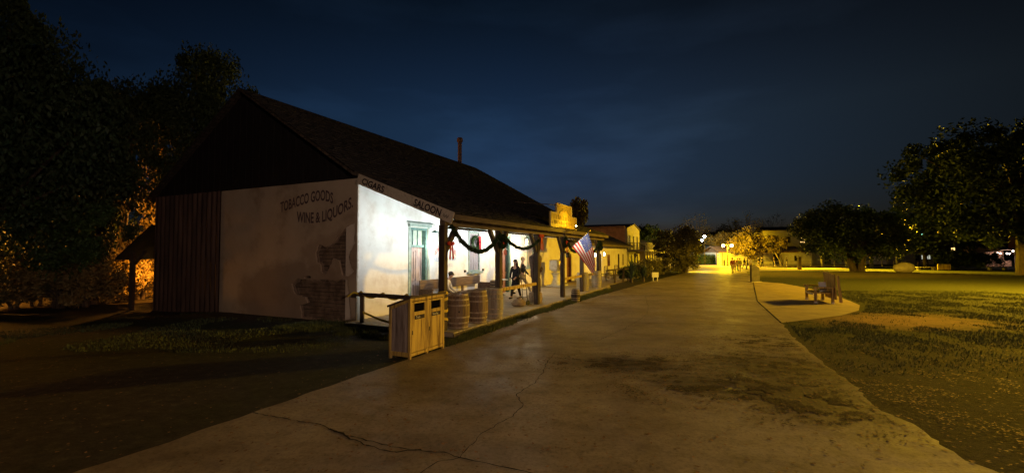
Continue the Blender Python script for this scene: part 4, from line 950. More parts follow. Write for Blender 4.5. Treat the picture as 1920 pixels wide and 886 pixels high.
for i in range(9):
    for j in range(11):
        if (i + j) % 2: continue
        s = .50 + .47 * (i + .5) / 9; t = .4 * (j + .5) / 11
        for sgn in (-1, 1):
            base = flagpt(s, t); du = (flagpt(s, t + .01) - base).normalized(); dv = (flagpt(s + .01, t) - base).normalized(); nn = du.cross(dv).normalized() * .006 * sgn
            pts = []
            for q in range(10): a = math.pi * 2 * q / 10 + math.pi / 2; rr = .021 if q % 2 == 0 else .009; pts.append(base + nn + du * math.cos(a) * rr + dv * math.sin(a) * rr)
            mb.add(pts, [tuple(range(10))])
mb.build('stars', M['flag_white'], fo)

# ------------------------------------------------------------------ foliage tools
def leaves(centers, radii, per, size, seed, droop=0., aspect=2.2, squash=1.):
    """numpy cloud of small leaf faces (quads) around clump centres"""
    g = np.random.default_rng(seed); C_ = np.array(centers, dtype=float); Rr = np.array(radii, dtype=float); n = len(C_) * per
    d = g.normal(size=(n, 3)); d /= np.linalg.norm(d, axis=1)[:, None]; rad = g.random(n) ** .45
    c = np.repeat(C_, per, 0); r = np.repeat(Rr, per)[:, None]
    p = c + d * (rad[:, None] * r) * np.array([1, 1, squash])
    p[:, 2] -= droop * g.random(n) * r[:, 0]
    a = g.normal(size=(n, 3)); a[:, 2] -= droop * 2.5; a /= np.linalg.norm(a, axis=1)[:, None]
    b_ = np.cross(a, g.normal(size=(n, 3))); b_ /= np.linalg.norm(b_, axis=1)[:, None]
    s = size * g.uniform(.6, 1.4, n)[:, None]; a = a * s; b_ = b_ * s / aspect
    V = np.stack([p - a, p + b_, p + a, p - b_], 1).reshape(-1, 3); F = np.arange(n * 4).reshape(-1, 4); return V, F
def tree(name, label, base, height, crown, m_leaf, seed, trunk_r=.22, m_bark=None, clumps=60, per=160, leaf=.13, clump_r=.9, droop=0., lean=(0, 0), group=None, cat='tree', trunks=1, fork=.35, dead=False):
    """crown = (dx, dy, zc, rx, ry, rz) ellipsoid relative to base"""
    base = Vector(base); t = thing(name, label, cat, base, 0, group); r_ = random.Random(seed); mb = MB(); m_bark = m_bark or M['bark']
    dx, dy, zc, rx, ry, rz = crown; cen = []; rad = []
    for i in range(clumps):
        while True:
            d = Vector((r_.uniform(-1, 1), r_.uniform(-1, 1), r_.uniform(-1, 1)))
            if d.length < 1: break
        if r_.random() < .6: d = d.normalized() * r_.uniform(.70, 1.18)
        p = Vector((dx + d.x * rx, dy + d.y * ry, zc + d.z * rz)); 
        if p.z < .3: p.z = .3 + r_.random() * .4
        cen.append(p); rad.append(clump_r * r_.uniform(.35, 1.35))
    for q in range(trunks):
        a = q * 2.4 + seed; off = Vector((math.cos(a), math.sin(a), 0)) * (.0 if trunks == 1 else trunk_r * 1.4)
        top = Vector((dx + off.x * 3 + lean[0], dy + off.y * 3 + lean[1], zc - rz * .25)); fk = off + (top - off) * fork + Vector((r_.uniform(-.1, .1), r_.uniform(-.1, .1), 0)) * height * .1
        mb.tube([off + Vector((0, 0, -.15)), off.lerp(fk, .5) + Vector((r_.uniform(-.1, .1), 0, 0)), fk, top], [trunk_r * 1.25, trunk_r, trunk_r * .8, trunk_r * .35], 8)
        for i in range(q, len(cen), trunks * (1 if clumps < 50 else 2)):
            p = cen[i]; k = r_.uniform(0, .9); st_ = fk.lerp(top, k); mid = st_.lerp(p, .5) + Vector((r_.uniform(-.3, .3), r_.uniform(-.3, .3), r_.uniform(-.1, .4))) * clump_r * .6
            mb.tube([st_, mid, p], [trunk_r * .34 * (1 - k * .5), trunk_r * .2, trunk_r * .05], 5, False)
            if dead:
                for _ in range(5):
                    e = p + Vector((r_.uniform(-1, 1), r_.uniform(-1, 1), r_.uniform(-.2, 1))) * clump_r; mb.tube([mid.lerp(p, r_.random()), e], [trunk_r * .1, .008], 4, False)
    mb.build('trunk', m_bark, t, smooth=True)
    if per:
        V, F = leaves([tuple(c) for c in cen], rad, per, leaf, seed, droop); npmesh('crown', V, F, m_leaf, t)
    return t
LD, LO, LG = M['leaf_dark'], M['leaf_olive'], M['leaf_gold']
# dark trees on the left
tree('pepper_tree', 'huge dark drooping tree at the left edge of the view', (-20.2, 16.5, -.2), 11, (0, 0, 7.5, 4.6, 3.4, 4.0), LD, 11, .4, clumps=130, per=520, leaf=.10, clump_r=1.15, droop=.8)
tree('pepper_tree', 'dark bushy tree between the leftmost tree and the lean-to', (-18.9, 20.0, -.2), 8, (.4, -1.0, 6.2, 2.1, 2.2, 3.2), LD, 12, .22, clumps=80, per=420, leaf=.09, clump_r=.85, droop=.9)
tree('pepper_tree', 'tall dark tree rising behind the shed roof', (-16.4, 23.5, -.2), 13, (-.1, 0, 9.2, 2.2, 2.4, 3.7), LD, 13, .3, clumps=100, per=420, leaf=.09, clump_r=.9, droop=.8)
tree('pepper_tree', 'dark tree whose crown arches over the blue gap left of the shed', (-20.6, 23.0, -.2), 12, (1.0, 0, 9.9, 2.3, 2.0, 1.1), LD, 16, .2, clumps=50, per=420, leaf=.09, clump_r=.75, droop=.6)
tree('broad_tree', 'far dark tree closing the space behind the left trees', (-31, 27, -.2), 11, (1, 0, 6.0, 5.2, 3.0, 4.6), LD, 14, .35, clumps=90, per=260, leaf=.16, clump_r=1.3)
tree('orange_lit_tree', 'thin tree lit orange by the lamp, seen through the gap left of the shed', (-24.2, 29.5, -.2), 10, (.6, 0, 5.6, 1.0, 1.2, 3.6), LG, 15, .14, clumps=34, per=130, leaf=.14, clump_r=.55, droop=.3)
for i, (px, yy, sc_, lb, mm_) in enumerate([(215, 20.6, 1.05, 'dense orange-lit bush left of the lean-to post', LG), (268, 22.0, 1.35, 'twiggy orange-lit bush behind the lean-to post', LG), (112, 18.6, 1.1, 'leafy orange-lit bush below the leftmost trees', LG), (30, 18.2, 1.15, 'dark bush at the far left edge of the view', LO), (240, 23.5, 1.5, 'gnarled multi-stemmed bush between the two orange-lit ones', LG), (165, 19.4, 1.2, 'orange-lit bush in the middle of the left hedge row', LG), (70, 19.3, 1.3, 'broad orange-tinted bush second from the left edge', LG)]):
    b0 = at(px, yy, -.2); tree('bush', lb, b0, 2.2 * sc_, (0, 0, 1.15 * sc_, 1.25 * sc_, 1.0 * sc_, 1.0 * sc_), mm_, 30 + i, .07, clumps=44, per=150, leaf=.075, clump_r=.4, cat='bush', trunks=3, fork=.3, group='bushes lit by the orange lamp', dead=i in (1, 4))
# green shrub hanging left of shed
tree('green_shrub', 'deep green leafy shrub in front of the left trees', at(165, 19.0, -.2), 5, (0, -1.0, 3.5, 1.9, 1.0, 1.6), M['leaf_green'], 40, .10, clumps=50, per=300, leaf=.075, clump_r=.6, droop=.4, cat='shrub')
# trees at the end of the road
tree('street_tree', 'loose olive tree beyond the porch house, left of the road', at(1283, 52, -.28), 6, (0, 0, 2.9, 1.7, 1.6, 2.2), LO, 50, .13, clumps=60, per=150, leaf=.12, clump_r=.65, trunks=3)
tree('street_tree', 'smaller olive tree at the corner of the porch house', at(1252, 58, -.3), 6, (0, 0, 3.3, 1.5, 1.5, 2.0), LO, 51, .12, clumps=40, per=130, leaf=.12, clump_r=.6)
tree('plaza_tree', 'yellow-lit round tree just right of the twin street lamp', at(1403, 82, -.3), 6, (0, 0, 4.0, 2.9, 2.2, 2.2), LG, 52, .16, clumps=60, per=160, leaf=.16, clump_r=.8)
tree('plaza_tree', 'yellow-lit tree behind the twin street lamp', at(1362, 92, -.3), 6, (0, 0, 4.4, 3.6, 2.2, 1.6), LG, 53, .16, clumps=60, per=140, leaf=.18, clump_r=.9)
tree('leaning_tree', 'tree with pale leaning trunks by the far wall', at(1466, 80, -.3), 5, (-1.6, 0, 4.1, 2.0, 1.5, 1.4), LG, 54, .17, M['bark_pale'], clumps=30, per=110, leaf=.15, clump_r=.7, trunks=2, fork=.5)
tree('lawn_tree', 'broad dark tree with low forking trunk on the lawn', at(1607, 56, -.28), 9, (-.6, 0, 4.9, 6.2, 4.4, 3.0), LD, 55, .36, clumps=150, per=230, leaf=.17, clump_r=1.15, trunks=3, fork=.3)
tree('lawn_tree', 'dark tree between the lawn tree and the right edge', at(1735, 66, -.3), 9, (0, 0, 5.8, 6.5, 4, 3.0), LD, 56, .3, clumps=90, per=200, leaf=.2, clump_r=1.4)
tree('great_tree', 'enormous dark tree filling the right edge of the view', at(1922, 44, -.2), 16, (0, 0, 9.6, 9.4, 7, 5.6), LD, 57, .62, clumps=210, per=230, leaf=.22, clump_r=1.6, fork=.5)
tree('fan_tree', 'small feathery treetop showing above the store roof behind the sign', at(1084, 60, -.3), 9, (0, 0, 8.3, 1.4, 1.4, 1.3), LO, 58, .14, clumps=20, per=130, leaf=.22, clump_r=.6, droop=1.4)
for i, (px, yy, h_, lb) in enumerate([(1308, 96, 10.5, 'bare tall tree above the white building'), (1402, 104, 12, 'bare tall tree behind the yellow-lit tree'), (1378, 112, 11, 'bare tall tree behind the twin street lamp'), (1446, 108, 11.5, 'bare tall tree left of the lawn tree')]):
    tree('bare_tree', lb, at(px, yy, -.3), h_, (0, 0, h_ * .68, 3.4, 2.4, h_ * .33), LO, 60 + i, .16, clumps=40, per=14, leaf=.14, clump_r=1.1, dead=True, group='bare trees beyond the plaza', fork=.55)
tree('skyline_tree', 'dark rounded tree on the skyline behind the far adobe wall', at(1350, 125, -.3), 8, (2, 0, 5.6, 9, 3, 3.3), LO, 66, .3, clumps=60, per=150, leaf=.3, clump_r=1.7)
tree('skyline_tree', 'dark tree behind the long right-hand house', at(1560, 120, -.3), 8, (0, 0, 5.2, 14, 3, 3.6), LD, 67, .3, clumps=80, per=150, leaf=.3, clump_r=1.9)
tree('skyline_tree', 'dark treetop beyond the balcony house roof', at(1215, 95, -.3), 7, (0, 0, 5.0, 3.4, 3, 2.6), LD, 68, .3, clumps=40, per=150, leaf=.25, clump_r=1.2)
# roadside bushes on the left
for i, (px, py, r0, lb, mm_) in enumerate([(1228, 523, .75, 'low bush behind the small white sign', LO), (1243, 520, .85, 'rounded olive bush right of the small white sign', LO), (1262, 514, .9, 'bush at the foot of the olive street trees', LO), (1296, 511, .8, 'dark bush where the left verge meets the road end', LO), (1205, 528, .6, 'low bush between the spiky plant and the white sign', LD)]):
    b0 = G(px, py); b0 = b0 + W(0, 1.0) - W(0, 0); tree('roadside_bush', lb, b0, 1.4, (0, 0, .75 * r0 / .8, r0 * 1.1, r0, r0 * .75), mm_, 80 + i, .04, clumps=26, per=120, leaf=.07, clump_r=.34, cat='bush', trunks=3, group='bushes along the left verge')
def agave(label, base, h, n, seed):
    t = thing('spiky_plant', label, 'plant', base); r_ = random.Random(seed); mb = MB()
    for i in range(n):
        a = r_.uniform(0, 2 * math.pi); tilt = r_.uniform(.1, 1.1); l = h * r_.uniform(.6, 1.1); z0 = r_.uniform(0, h * .55); w = .06
        pts = [Vector((0, 0, z0)) + Vector((math.cos(a) * math.sin(tilt * k), math.sin(a) * math.sin(tilt * k), math.cos(tilt * k))) * l * k * .7 for k in (0, .35, .7, 1)]
        sd = Vector((-math.sin(a), math.cos(a), 0)); vs = []
        for p, ww in zip(pts, (w * .8, w, w * .6, .004)): vs += [p + sd * ww, p - sd * ww]
        mb.add(vs, [(0, 1, 3, 2), (2, 3, 5, 4), (4, 5, 7, 6)])
    mb.build('blades', M['leaf_agave'], t); MB().tube([(0, 0, -.05), (0, 0, h * .55)], [.1, .07], 8).build('stem', M['bark'], t); return t
agave('large grey-green spiky plant beside the hitching rail', G(1197, 531) + Vector((-.3, .6, 0)), 1.45, 110, 1)
agave('smaller spiky plant on the right of the large one', G(1214, 529) + Vector((-.1, .6, 0)), 1.1, 80, 2)

# ------------------------------------------------------------------ grass and leaf litter
def blades(pts, h, seed, m_, name, label):
    g = np.random.default_rng(seed); P = np.array(pts); n = len(P); a = g.uniform(0, 2 * np.pi, n); w = .006 + .006 * g.random(n); hh = h * g.uniform(.5, 1.3, n)
    dx = np.cos(a) * w; dy = np.sin(a) * w; lx = g.normal(size=n) * hh * .35; ly = g.normal(size=n) * hh * .35
    V = np.stack([np.stack([P[:, 0] - dx, P[:, 1] - dy, P[:, 2]], 1), np.stack([P[:, 0] + dx, P[:, 1] + dy, P[:, 2]], 1), np.stack([P[:, 0] + lx, P[:, 1] + ly, P[:, 2] + hh], 1)], 1).reshape(-1, 3)
    o = npmesh(name, V, np.arange(n * 3).reshape(-1, 3), m_); return tag(o, label, 'grass', kind='stuff')
g = np.random.default_rng(3); pts = []
while len(pts) < 26000:
    u = g.uniform(-2.2, 15); v = -3.82 - abs(g.normal()) * .22 + .05 * math.sin(u * 3)
    if v < -4.35 or mnoise.noise(Vector((u * .9, v * 2, 3))) < -.22: continue
    p = W(u, v); pts.append((p.x, p.y, 0.0))
    if g.random() < .5:
        u = g.uniform(-1.6, .1); v = g.uniform(-3.4, 1.6); 
        if mnoise.noise(Vector((u * 1.5, v * 1.5, 1))) > -.1: p = W(u, v); pts.append((p.x, p.y, 0.0))
blades(pts, .10, 4, M['grass'], 'grass', 'green grass tufts along the edge of the porch deck')
pts = []
while len(pts) < 70000:
    x = g.uniform(6, 26); y = 7.6 + 17 * g.random() ** 1.3
    if y < 10.5 + 2 * mnoise.noise(Vector((x * .7, y * .7, 2))) and g.random() > (y - 7.6) / 4: continue
    dd = (x - 12.3) ** 2 / 6.0 + (y - 14.0) ** 2 / 2.4
    if dd < 1 + .9 * mnoise.noise(Vector((x, y, 0))) and g.random() < .93: continue
    if mnoise.noise(Vector((x * .8, y * .8, 5))) < -.1 - (9.5 - y) * .2 * (y < 9.5): 
        if g.random() < .8: continue
    # outside road and bay
    rx_ = np.interp(y, [p.y for p in Rp], [p.x for p in Rp])
    if x < rx_ + .15: continue
    bx = np.interp(y, [14.2, 15.1, 16.3, 17.9, 19.7, 21.6, 24.3], [9.6, 11.2, 12.7, 14.0, 14.9, 15.8, 16.9])
    if y > 13.6 and x < bx + .2: continue
    pts.append((x, y, 0.0))
blades(pts, .05, 5, M['grass'], 'grass', 'short patchy lawn grass right of the paved bay')
pts = []
while len(pts) < 8000:
    px = g.uniform(-15, -3.6); y = g.uniform(9.5, 16); p = Vector((px, y, 0)); d_ = p - W(0, 0)
    if d_.dot(Vector((CU, SU, 0))) > -.1 or mnoise.noise(Vector((px * .5, y * .5, 9))) < -.05: continue
    pts.append((px, y, gz(px, y)))
blades(pts, .05, 6, M['grass'], 'grass', 'dim patchy grass in front of the painted end wall')
def litter(n, fn, seed, size, name, label, lift, mt='litter'):
    g = np.random.default_rng(seed); P = []
    while len(P) < n:
        q = fn(g)
        if q is not None: P.append((q[0], q[1], gz(q[0], q[1]) + lift))
    P = np.array(P); a = g.uniform(0, 2 * np.pi, n); s = size * g.uniform(.4, 1.3, n); asp = g.uniform(.25, .7, n)
    ux, uy = np.cos(a) * s, np.sin(a) * s; vx, vy = -np.sin(a) * s * asp, np.cos(a) * s * asp; zt = g.uniform(0, .35, n) * s
    V = np.stack([np.stack([P[:, 0] - ux, P[:, 1] - uy, P[:, 2] + zt], 1), np.stack([P[:, 0] + vx, P[:, 1] + vy, P[:, 2]], 1), np.stack([P[:, 0] + ux, P[:, 1] + uy, P[:, 2] + zt * .6], 1), np.stack([P[:, 0] - vx, P[:, 1] - vy, P[:, 2] + zt * .3], 1)], 1).reshape(-1, 3)
    o = npmesh(name, V, np.arange(n * 4).reshape(-1, 4), M[mt]); return tag(o, label, 'fallen leaves', kind='stuff')
def f_mulch(g):
    x = g.uniform(4.6, 18); y = g.uniform(2.2, 10.5); rx_ = np.interp(y, [p.y for p in Rp], [p.x for p in Rp])
    if x < rx_ - 1.1 or (x < rx_ and g.random() < .72) or (y > 8 and g.random() < .7): return None
    if mnoise.noise(Vector((x * 1.1, y * 1.1, 4))) + .5 * mnoise.noise(Vector((x * 3, y * 3, 1))) < .06 and g.random() < .88: return None
    return x, y
litter(15000, f_mulch, 8, .022, 'fallen_leaves', 'dry leaf and bark litter on the dark ground at the lower right', .027)
def f_road(g):
    x = g.uniform(-3.5, 8); y = g.uniform(2.5, 22); rx_ = np.interp(y, [p.y for p in Rp], [p.x for p in Rp])
    if x > rx_: return None
    d_ = Vector((x, y, 0)) - W(0, 0); v = -d_.x * SU + d_.y * CU
    if v > -4.1: return None
    k = min((x - a) ** 2 / b_ ** 2 + (y - c_) ** 2 / e_ ** 2 for a, c_, b_, e_ in ((2.2, 8.5, 1.7, .9), (3.5, 7.0, 1.8, 1), (5, 8, 1.7, 3)))
    return (x, y) if g.random() < (.9 if k < 1.2 else .22) else None
litter(7000, f_road, 9, .026, 'fallen_leaves', 'scattered small dead leaves and grit on the road', .030)
def f_stain(g):
    a, c_, b_, e_ = ((2.1, 8.6, 1.1, .55), (3.3, 7.1, 1.2, .6), (4.9, 8.6, 1.2, 1.1), (4.2, 6.3, .7, .8), (6.2, 10.6, 1.0, .9))[g.integers(0, 5)]
    x = a + g.normal() * b_ * .6; y = c_ + g.normal() * e_ * .6; rx_ = np.interp(y, [p.y for p in Rp], [p.x for p in Rp])
    if x > rx_ - .1 or mnoise.noise(Vector((x * 2.2 + y * .8, y * 4.5, 7))) + .6 * mnoise.noise(Vector((x * 6, y * 9, 2))) < .06: return None
    return x, y
M['debris'] = mat('debris', (.06, .036, .02), (.022, .015, .01), 11, .95)
litter(16000, f_stain, 12, .020, 'leaf_debris', 'dark trodden leaf debris staining the middle of the road', .029, 'debris')
def f_left(g):
    x = g.uniform(-12, 0); y = g.uniform(3, 13); d_ = Vector((x, y, 0)) - W(0, 0); v = -d_.x * SU + d_.y * CU; u = d_.x * CU + d_.y * SU
    return (x, y) if v > -4.15 and u < -.6 else None
litter(1600, f_left, 10, .022, 'fallen_leaves', 'sparse leaf litter on the bare earth left of the road', .008)

# ------------------------------------------------------------------ garlands, wreaths and bows
def garland(label, pts, seed, r0=.055, bow=None):
    t = thing('garland', label, 'garland', pts[0]); o0 = Vector(pts[0]); cen = []
    P = [Vector(p) - o0 for p in pts]; cur = []
    for i in range(len(P) - 1):
        for k in range(12): cur.append(P[i].lerp(P[i + 1], k / 12))
    cur.append(P[-1]); MB().tube(cur, .02, 5).build('core', M['leaf_dark'], t)
    V, F = leaves([tuple(c) for c in cur], [r0 * 1.5] * len(cur), 60, .045, seed, aspect=4); npmesh('needles', V, F, M['fir'], t)
    return t
def bow(label, loc, s=1.):
    t = thing('red_bow', label, 'bow', loc, TH, 'red christmas bows on the porch posts'); mb = MB()
    for k in (-1, 1):
        mb.ball((k * .10 * s, -.02, .03 * s), .075 * s, 6, (1.2, .5, .8)); ribbon(mb, [(k * .02 * s, -.03, 0), (k * .07 * s, -.05, -.18 * s), (k * .06 * s, -.04, -.42 * s)], .0, (0, 0, 0)) if False else mb.prism([(k * .01 * s, -.03, 0), (k * .07 * s, -.03, 0), (k * .13 * s, -.04, -.42 * s), (k * .05 * s, -.04, -.45 * s)], (0, -.008, 0))
    mb.ball((0, -.04, .01), .04 * s, 5); mb.build('ribbon', M['red_cloth'], t); return t
def catn(a, b_, sag, n=7):
    a, b_ = Vector(a), Vector(b_); return [a.lerp(b_, i / (n - 1)) + Vector((0, 0, -4 * sag * (i / (n - 1)) * (1 - i / (n - 1)))) for i in range(n)]
vg = -3.42
garland('evergreen garland swagging between the first and second posts', catn(W(-.15, vg, 2.82), W(2.7, vg, 2.72), .62), 1, .034)
garland('evergreen garland swagging between the second and third posts', catn(W(2.9, vg, 2.68), W(5.95, vg, 2.6), .38), 2, .028)
garland('short garland hanging from the fourth post behind the flagpole', catn(W(9.2, vg, 2.8), W(11.9, vg, 2.7), .6), 3, .036)
garland('garland hanging between the fifth and last posts right of the flag', catn(W(12.3, vg, 2.75), W(15.2, vg, 2.75), .6), 4, .036)
def wreath(label, loc, r=.2, seed=1, rb=True):
    t = thing('wreath', label, 'wreath', loc, TH); V, F = leaves([(r * math.cos(a), -.03, r * math.sin(a)) for a in np.linspace(0, 6.1, 22)], [.07] * 22, 60, .04, seed, aspect=3); npmesh('greenery', V, F, M['fir'] if not rb else M['leaf_green'], t)
    if rb: MB().prism([(r * .35, -.12, r * 1.1), (r * 1.15, -.12, r * 1.1), (r * 1.2, -.12, -r * 1.1), (r * .6, -.12, -r * 1.1)], (0, -.02, 0)).ball((r * .8, -.13, r * .2), .06, 6).build('ribbon', M['red_cloth'], t)
    return t
wreath('green wreath with a red ribbon on the shuttered window', W(6.82, -.06, 2.55), .26, 1)
wreath('dark bunch of greenery on the second porch post', W(2.8, -3.43, 2.5), .18, 2, False); wreath('dark wreath on the fourth porch post beside the flagpole', W(9.1, -3.43, 2.58), .17, 3, False); wreath('dark bunch of greenery on the last porch post', W(15.4, -3.43, 2.5), .22, 4, False)
bow('red bow hanging on the first porch post', W(-.2, -3.42, 2.35), .9); bow('red bow hanging low on the second porch post', W(2.95, -3.42, 2.4), .8); bow('long red bow on the third porch post', W(6.2, -3.42, 2.75), 1.2); bow('red bow on the fourth porch post', W(9.2, -3.44, 2.6), 1.1)

# ------------------------------------------------------------------ people
def skin_obj(name, V, E, Rd, m_, parent, sub=1, root=0):
    me = bpy.data.meshes.new('s'); me.from_pydata([tuple(v) for v in V], E, []); o = bpy.data.objects.new('s', me); COL.objects.link(o)
    o.modifiers.new('k', 'SKIN'); 
    if not me.skin_vertices: me.attributes.new  # skin layer is made with the modifier
    bm = bmesh.new(); bm.from_mesh(me); ly = bm.verts.layers.skin.verify(); bm.verts.ensure_lookup_table()
    for i, v in enumerate(bm.verts):
        r = Rd[i]; v[ly].radius = r if hasattr(r, '__len__') else (r, r); v[ly].use_root = (i == root)
    bm.to_mesh(me); bm.free()
    s = o.modifiers.new('s', 'SUBSURF'); s.levels = sub; s.render_levels = sub
    bpy.context.view_layer.update(); new = bpy.data.meshes.new_from_object(o.evaluated_get(bpy.context.evaluated_depsgraph_get()))
    bpy.data.objects.remove(o); bpy.data.meshes.remove(me); new.name = name; new.materials.clear(); new.materials.append(m_)
    new.polygons.foreach_set('use_smooth', [True] * len(new.polygons)); return link(name, new, parent)
def person(label, loc, rz, h=1.7, top='black_cloth', legs='denim', hair='hair_dark', long_hair=False, stride=.12, arms=((.25, .1), (-.2, .1)), lean=0., sit=False, coat=0, fingers=True, group=None, shoes='black_cloth', hands_fwd=0.):
    """faces local -y. arms: (swing forward, bend) for left and right"""
    t = thing('person', label, 'person', loc, rz, group); k = h / 1.7
    hipz = .50 if sit else .90
    V = []; Rd = []; E = []
    def a(p, r, par=None):
        V.append(Vector(p) * k); Rd.append(tuple(x * k for x in r) if hasattr(r, '__len__') else r * k); i = len(V) - 1
        if par is not None: E.append((par, i))
        return i
    ly = lambda z: -lean * (z - hipz)
    pel = a((0, 0, hipz), (.13, .095)); sp = a((0, ly(hipz + .2), hipz + .2), (.115, .09), pel); ch = a((0, ly(hipz + .4), hipz + .4), (.14, .10), sp); nk = a((0, ly(hipz + .55) - .005, hipz + .56), .055, ch)
    nk2 = a((0, ly(hipz + .60) - .01, hipz + .61), .05, nk); hb_ = a((0, ly(hipz + .68) - .02, hipz + .67), (.068, .075), nk2); hm = a((0, ly(hipz + .75) - .018, hipz + .74), (.075, .09), hb_); ht_ = a((0, ly(hipz + .8) - .005, hipz + .80), (.06, .07), hm)
    torso = [pel, sp, ch, nk]; armi = []; legi = []
    for s, (sw, bend) in zip((-1, 1), arms):
        sh = a((s * .17, ly(hipz + .48), hipz + .49), .052, ch); el = a((s * .23, ly(hipz + .3) - sw * .28, hipz + .22), .040, sh)
        wr = a((s * .21 - s * bend * .25, V[el].y / k - .05 - (sw + bend) * .2, hipz - .02 + bend * .26), .026, el)
        d = (V[wr] - V[el]).normalized(); pm = a(V[wr] / k + d * .07, (.034, .018), wr); armi.append((sh, el, wr))
        if fingers:
            sd = d.cross(Vector((0, 1, .2))).normalized(); fw = d.cross(sd)
            for q, fl in enumerate((.065, .075, .07, .055)):
                b0 = a(V[pm] / k + d * .03 + sd * (q - 1.5) * .018, .0085, pm); b1 = a(V[b0] / k + (d + fw * .35).normalized() * fl * .5, .0080, b0); a(V[b1] / k + (d + fw * .9).normalized() * fl * .5, .0070, b1)
            th = a(V[wr] / k + d * .03 + sd * -.03 * s, .0095, wr); a(V[th] / k + (d + sd * -.5 * s).normalized() * .045, .0085, th)
    for s, st_ in ((-1, stride), (1, -stride)):
        hp = a((s * .085, 0, hipz - .04), .085, pel)
        if sit: kn = a((s * .12, -.42, .50), .06, hp); an = a((s * .12, -.42 - .02, .09), .04, kn)
        else: kn = a((s * .09, -st_ * 1.1 - .02, .49), .06, hp); an = a((s * .09, -st_ * 2.1 + (.05 if st_ < 0 else 0), .09 + (.06 if st_ < -.1 else 0)), .038, kn)
        to = a((V[an].x / k, V[an].y / k - .13, V[an].z / k - .05), (.035, .028), an); legi.append((hp, kn, an, to))
    body = skin_obj('body', V, E, Rd, M['skin'], t, 1)
    hz = V[hm]
    fm = MB(); fm.ball(hz + Vector((0, -.088, -.015)) * k, .016 * k, 5, (.8, 1.3, 1.3)); 
    for s in (-1, 1): fm.ball(hz + Vector((s * .078, .0, -.01)) * k, .022 * k, 5, (.4, 1, 1.4))
    # nose and ears are welded into the body mesh
    bm = bmesh.new(); bm.from_mesh(body.data); me2 = bpy.data.meshes.new('x'); me2.from_pydata(fm.v, [], fm.f); bm.from_mesh(me2); bm.to_mesh(body.data); bm.free(); bpy.data.meshes.remove(me2)
    em = MB()
    for s in (-1, 1): em.ball(hz + Vector((s * .03, -.082, .012)) * k, .011 * k, 5)
    em.build('eyes', M['ink'], t); MB().ball(hz + Vector((0, -.082, -.055)) * k, .022 * k, 5, (1, .4, .35)).build('mouth', M['red_cloth'] if long_hair else M['door_red'], t)
    def sub(idx, extra, name, m_, edges=None):
        mp_ = {i: n for n, i in enumerate(idx)}; ee = [(mp_[x], mp_[y]) for x, y in E if x in mp_ and y in mp_]
        rr = [tuple(q + extra * k for q in (Rd[i] if hasattr(Rd[i], '__len__') else (Rd[i], Rd[i]))) for i in idx]; return skin_obj(name, [V[i] for i in idx], ee, rr, m_, t, 1)
    sub([pel, sp, ch, nk] + [i for A_ in armi for i in A_], .018, 'jacket', M[top])
    sub([pel] + [i for A_ in legi for i in A_[:3]], .016, 'trousers', M[legs])
    for A_ in legi:
        mb = MB(); an, to = V[A_[2]], V[A_[3]]; mb.tube([an + Vector((0, .045, -.03)) * k, an + Vector((0, -.02, -.035)) * k, to + Vector((0, -.01, .0)) * k, to + Vector((0, -.05, -.005)) * k], [.04 * k, .05 * k, .04 * k, .02 * k], 8); mb.build('shoe', M[shoes], t, smooth=True)
    if coat:
        pr = []; 
        for i in range(6): f = i / 5; pr.append(((.20 - .045 * (1 - f) + 0) * k if f < .5 else (.185 + .0 * f) * k, (hipz + .25 - coat + coat * f) * k))
        mb = MB(); mb._lathe([(.20 * k, (hipz + .25 - coat) * k), (.19 * k, (hipz - .15) * k), (.165 * k, (hipz + .1) * k), (.15 * k, (hipz + .28) * k)], 14, (0, 0, 0), True)
        mb.v = [(x, y * .72 + ly(z / k) * k, z) for x, y, z in mb.v]; mb.build('coat_skirt', M[top], t, smooth=True)
    mb = MB(); mb.ball(hz + Vector((0, .018, .03)) * k, .1 * k, 7, (.92, 1.0, 1.0))
    if long_hair: mb.tube([hz + Vector((0, .05, .03)) * k, hz + Vector((0, .075, -.08)) * k, hz + Vector((0, .085, -.25)) * k, hz + Vector((0, .07, -.42)) * k], [.085 * k, .10 * k, .10 * k, .04 * k], 9)
    mb.build('hair', M[hair], t, smooth=True); return t
D1 = .122
def onporch(px, u_v): 
    return None
# couple on the porch by the emblem
def solve_u(px, v):
    r = (px - 960) / 830; return ((AY + v * CU) * r - (AX - v * SU)) / (CU - SU * r)
person('person with long dark hair in a long black coat walking on the porch', W(solve_u(967, -1.7), -1.7, D1), TH - R(100), 1.66, 'black_cloth', 'black_cloth', 'hair_dark', True, .10, ((.2, .1), (.1, .3)), 0.05, coat=.55)
person('fair-haired person in a black jacket and light trousers walking on the porch', W(solve_u(979, -1.35), -1.35, D1), TH + R(35), 1.74, 'black_cloth', 'tan_cloth', 'hair_blond', False, .2, ((.3, .3), (-.1, .2)), .03)
person('person in a white shirt seated on the bench, mostly behind the first post', W(solve_u(829, -.55), -.55, .08), TH + R(20), 1.7, 'white_cloth', 'black_cloth', 'hair_dark', False, 0, ((.6, .3), (.6, .3)), .45, sit=True)
bg = MB().box((0, 0, .15), (.3, .16, .3), taper=.75).tube([(-.07, 0, .29), (-.06, 0, .4), (.06, 0, .4), (.07, 0, .29)], .012, 5).build('black_bag', M['black_cloth'], smooth=True); bg.location = W(solve_u(844, -.5), -.5, .575); bg.rotation_euler = (0, 0, TH); tag(bg, 'black handbag standing on the bench beside the seated person', 'bag')
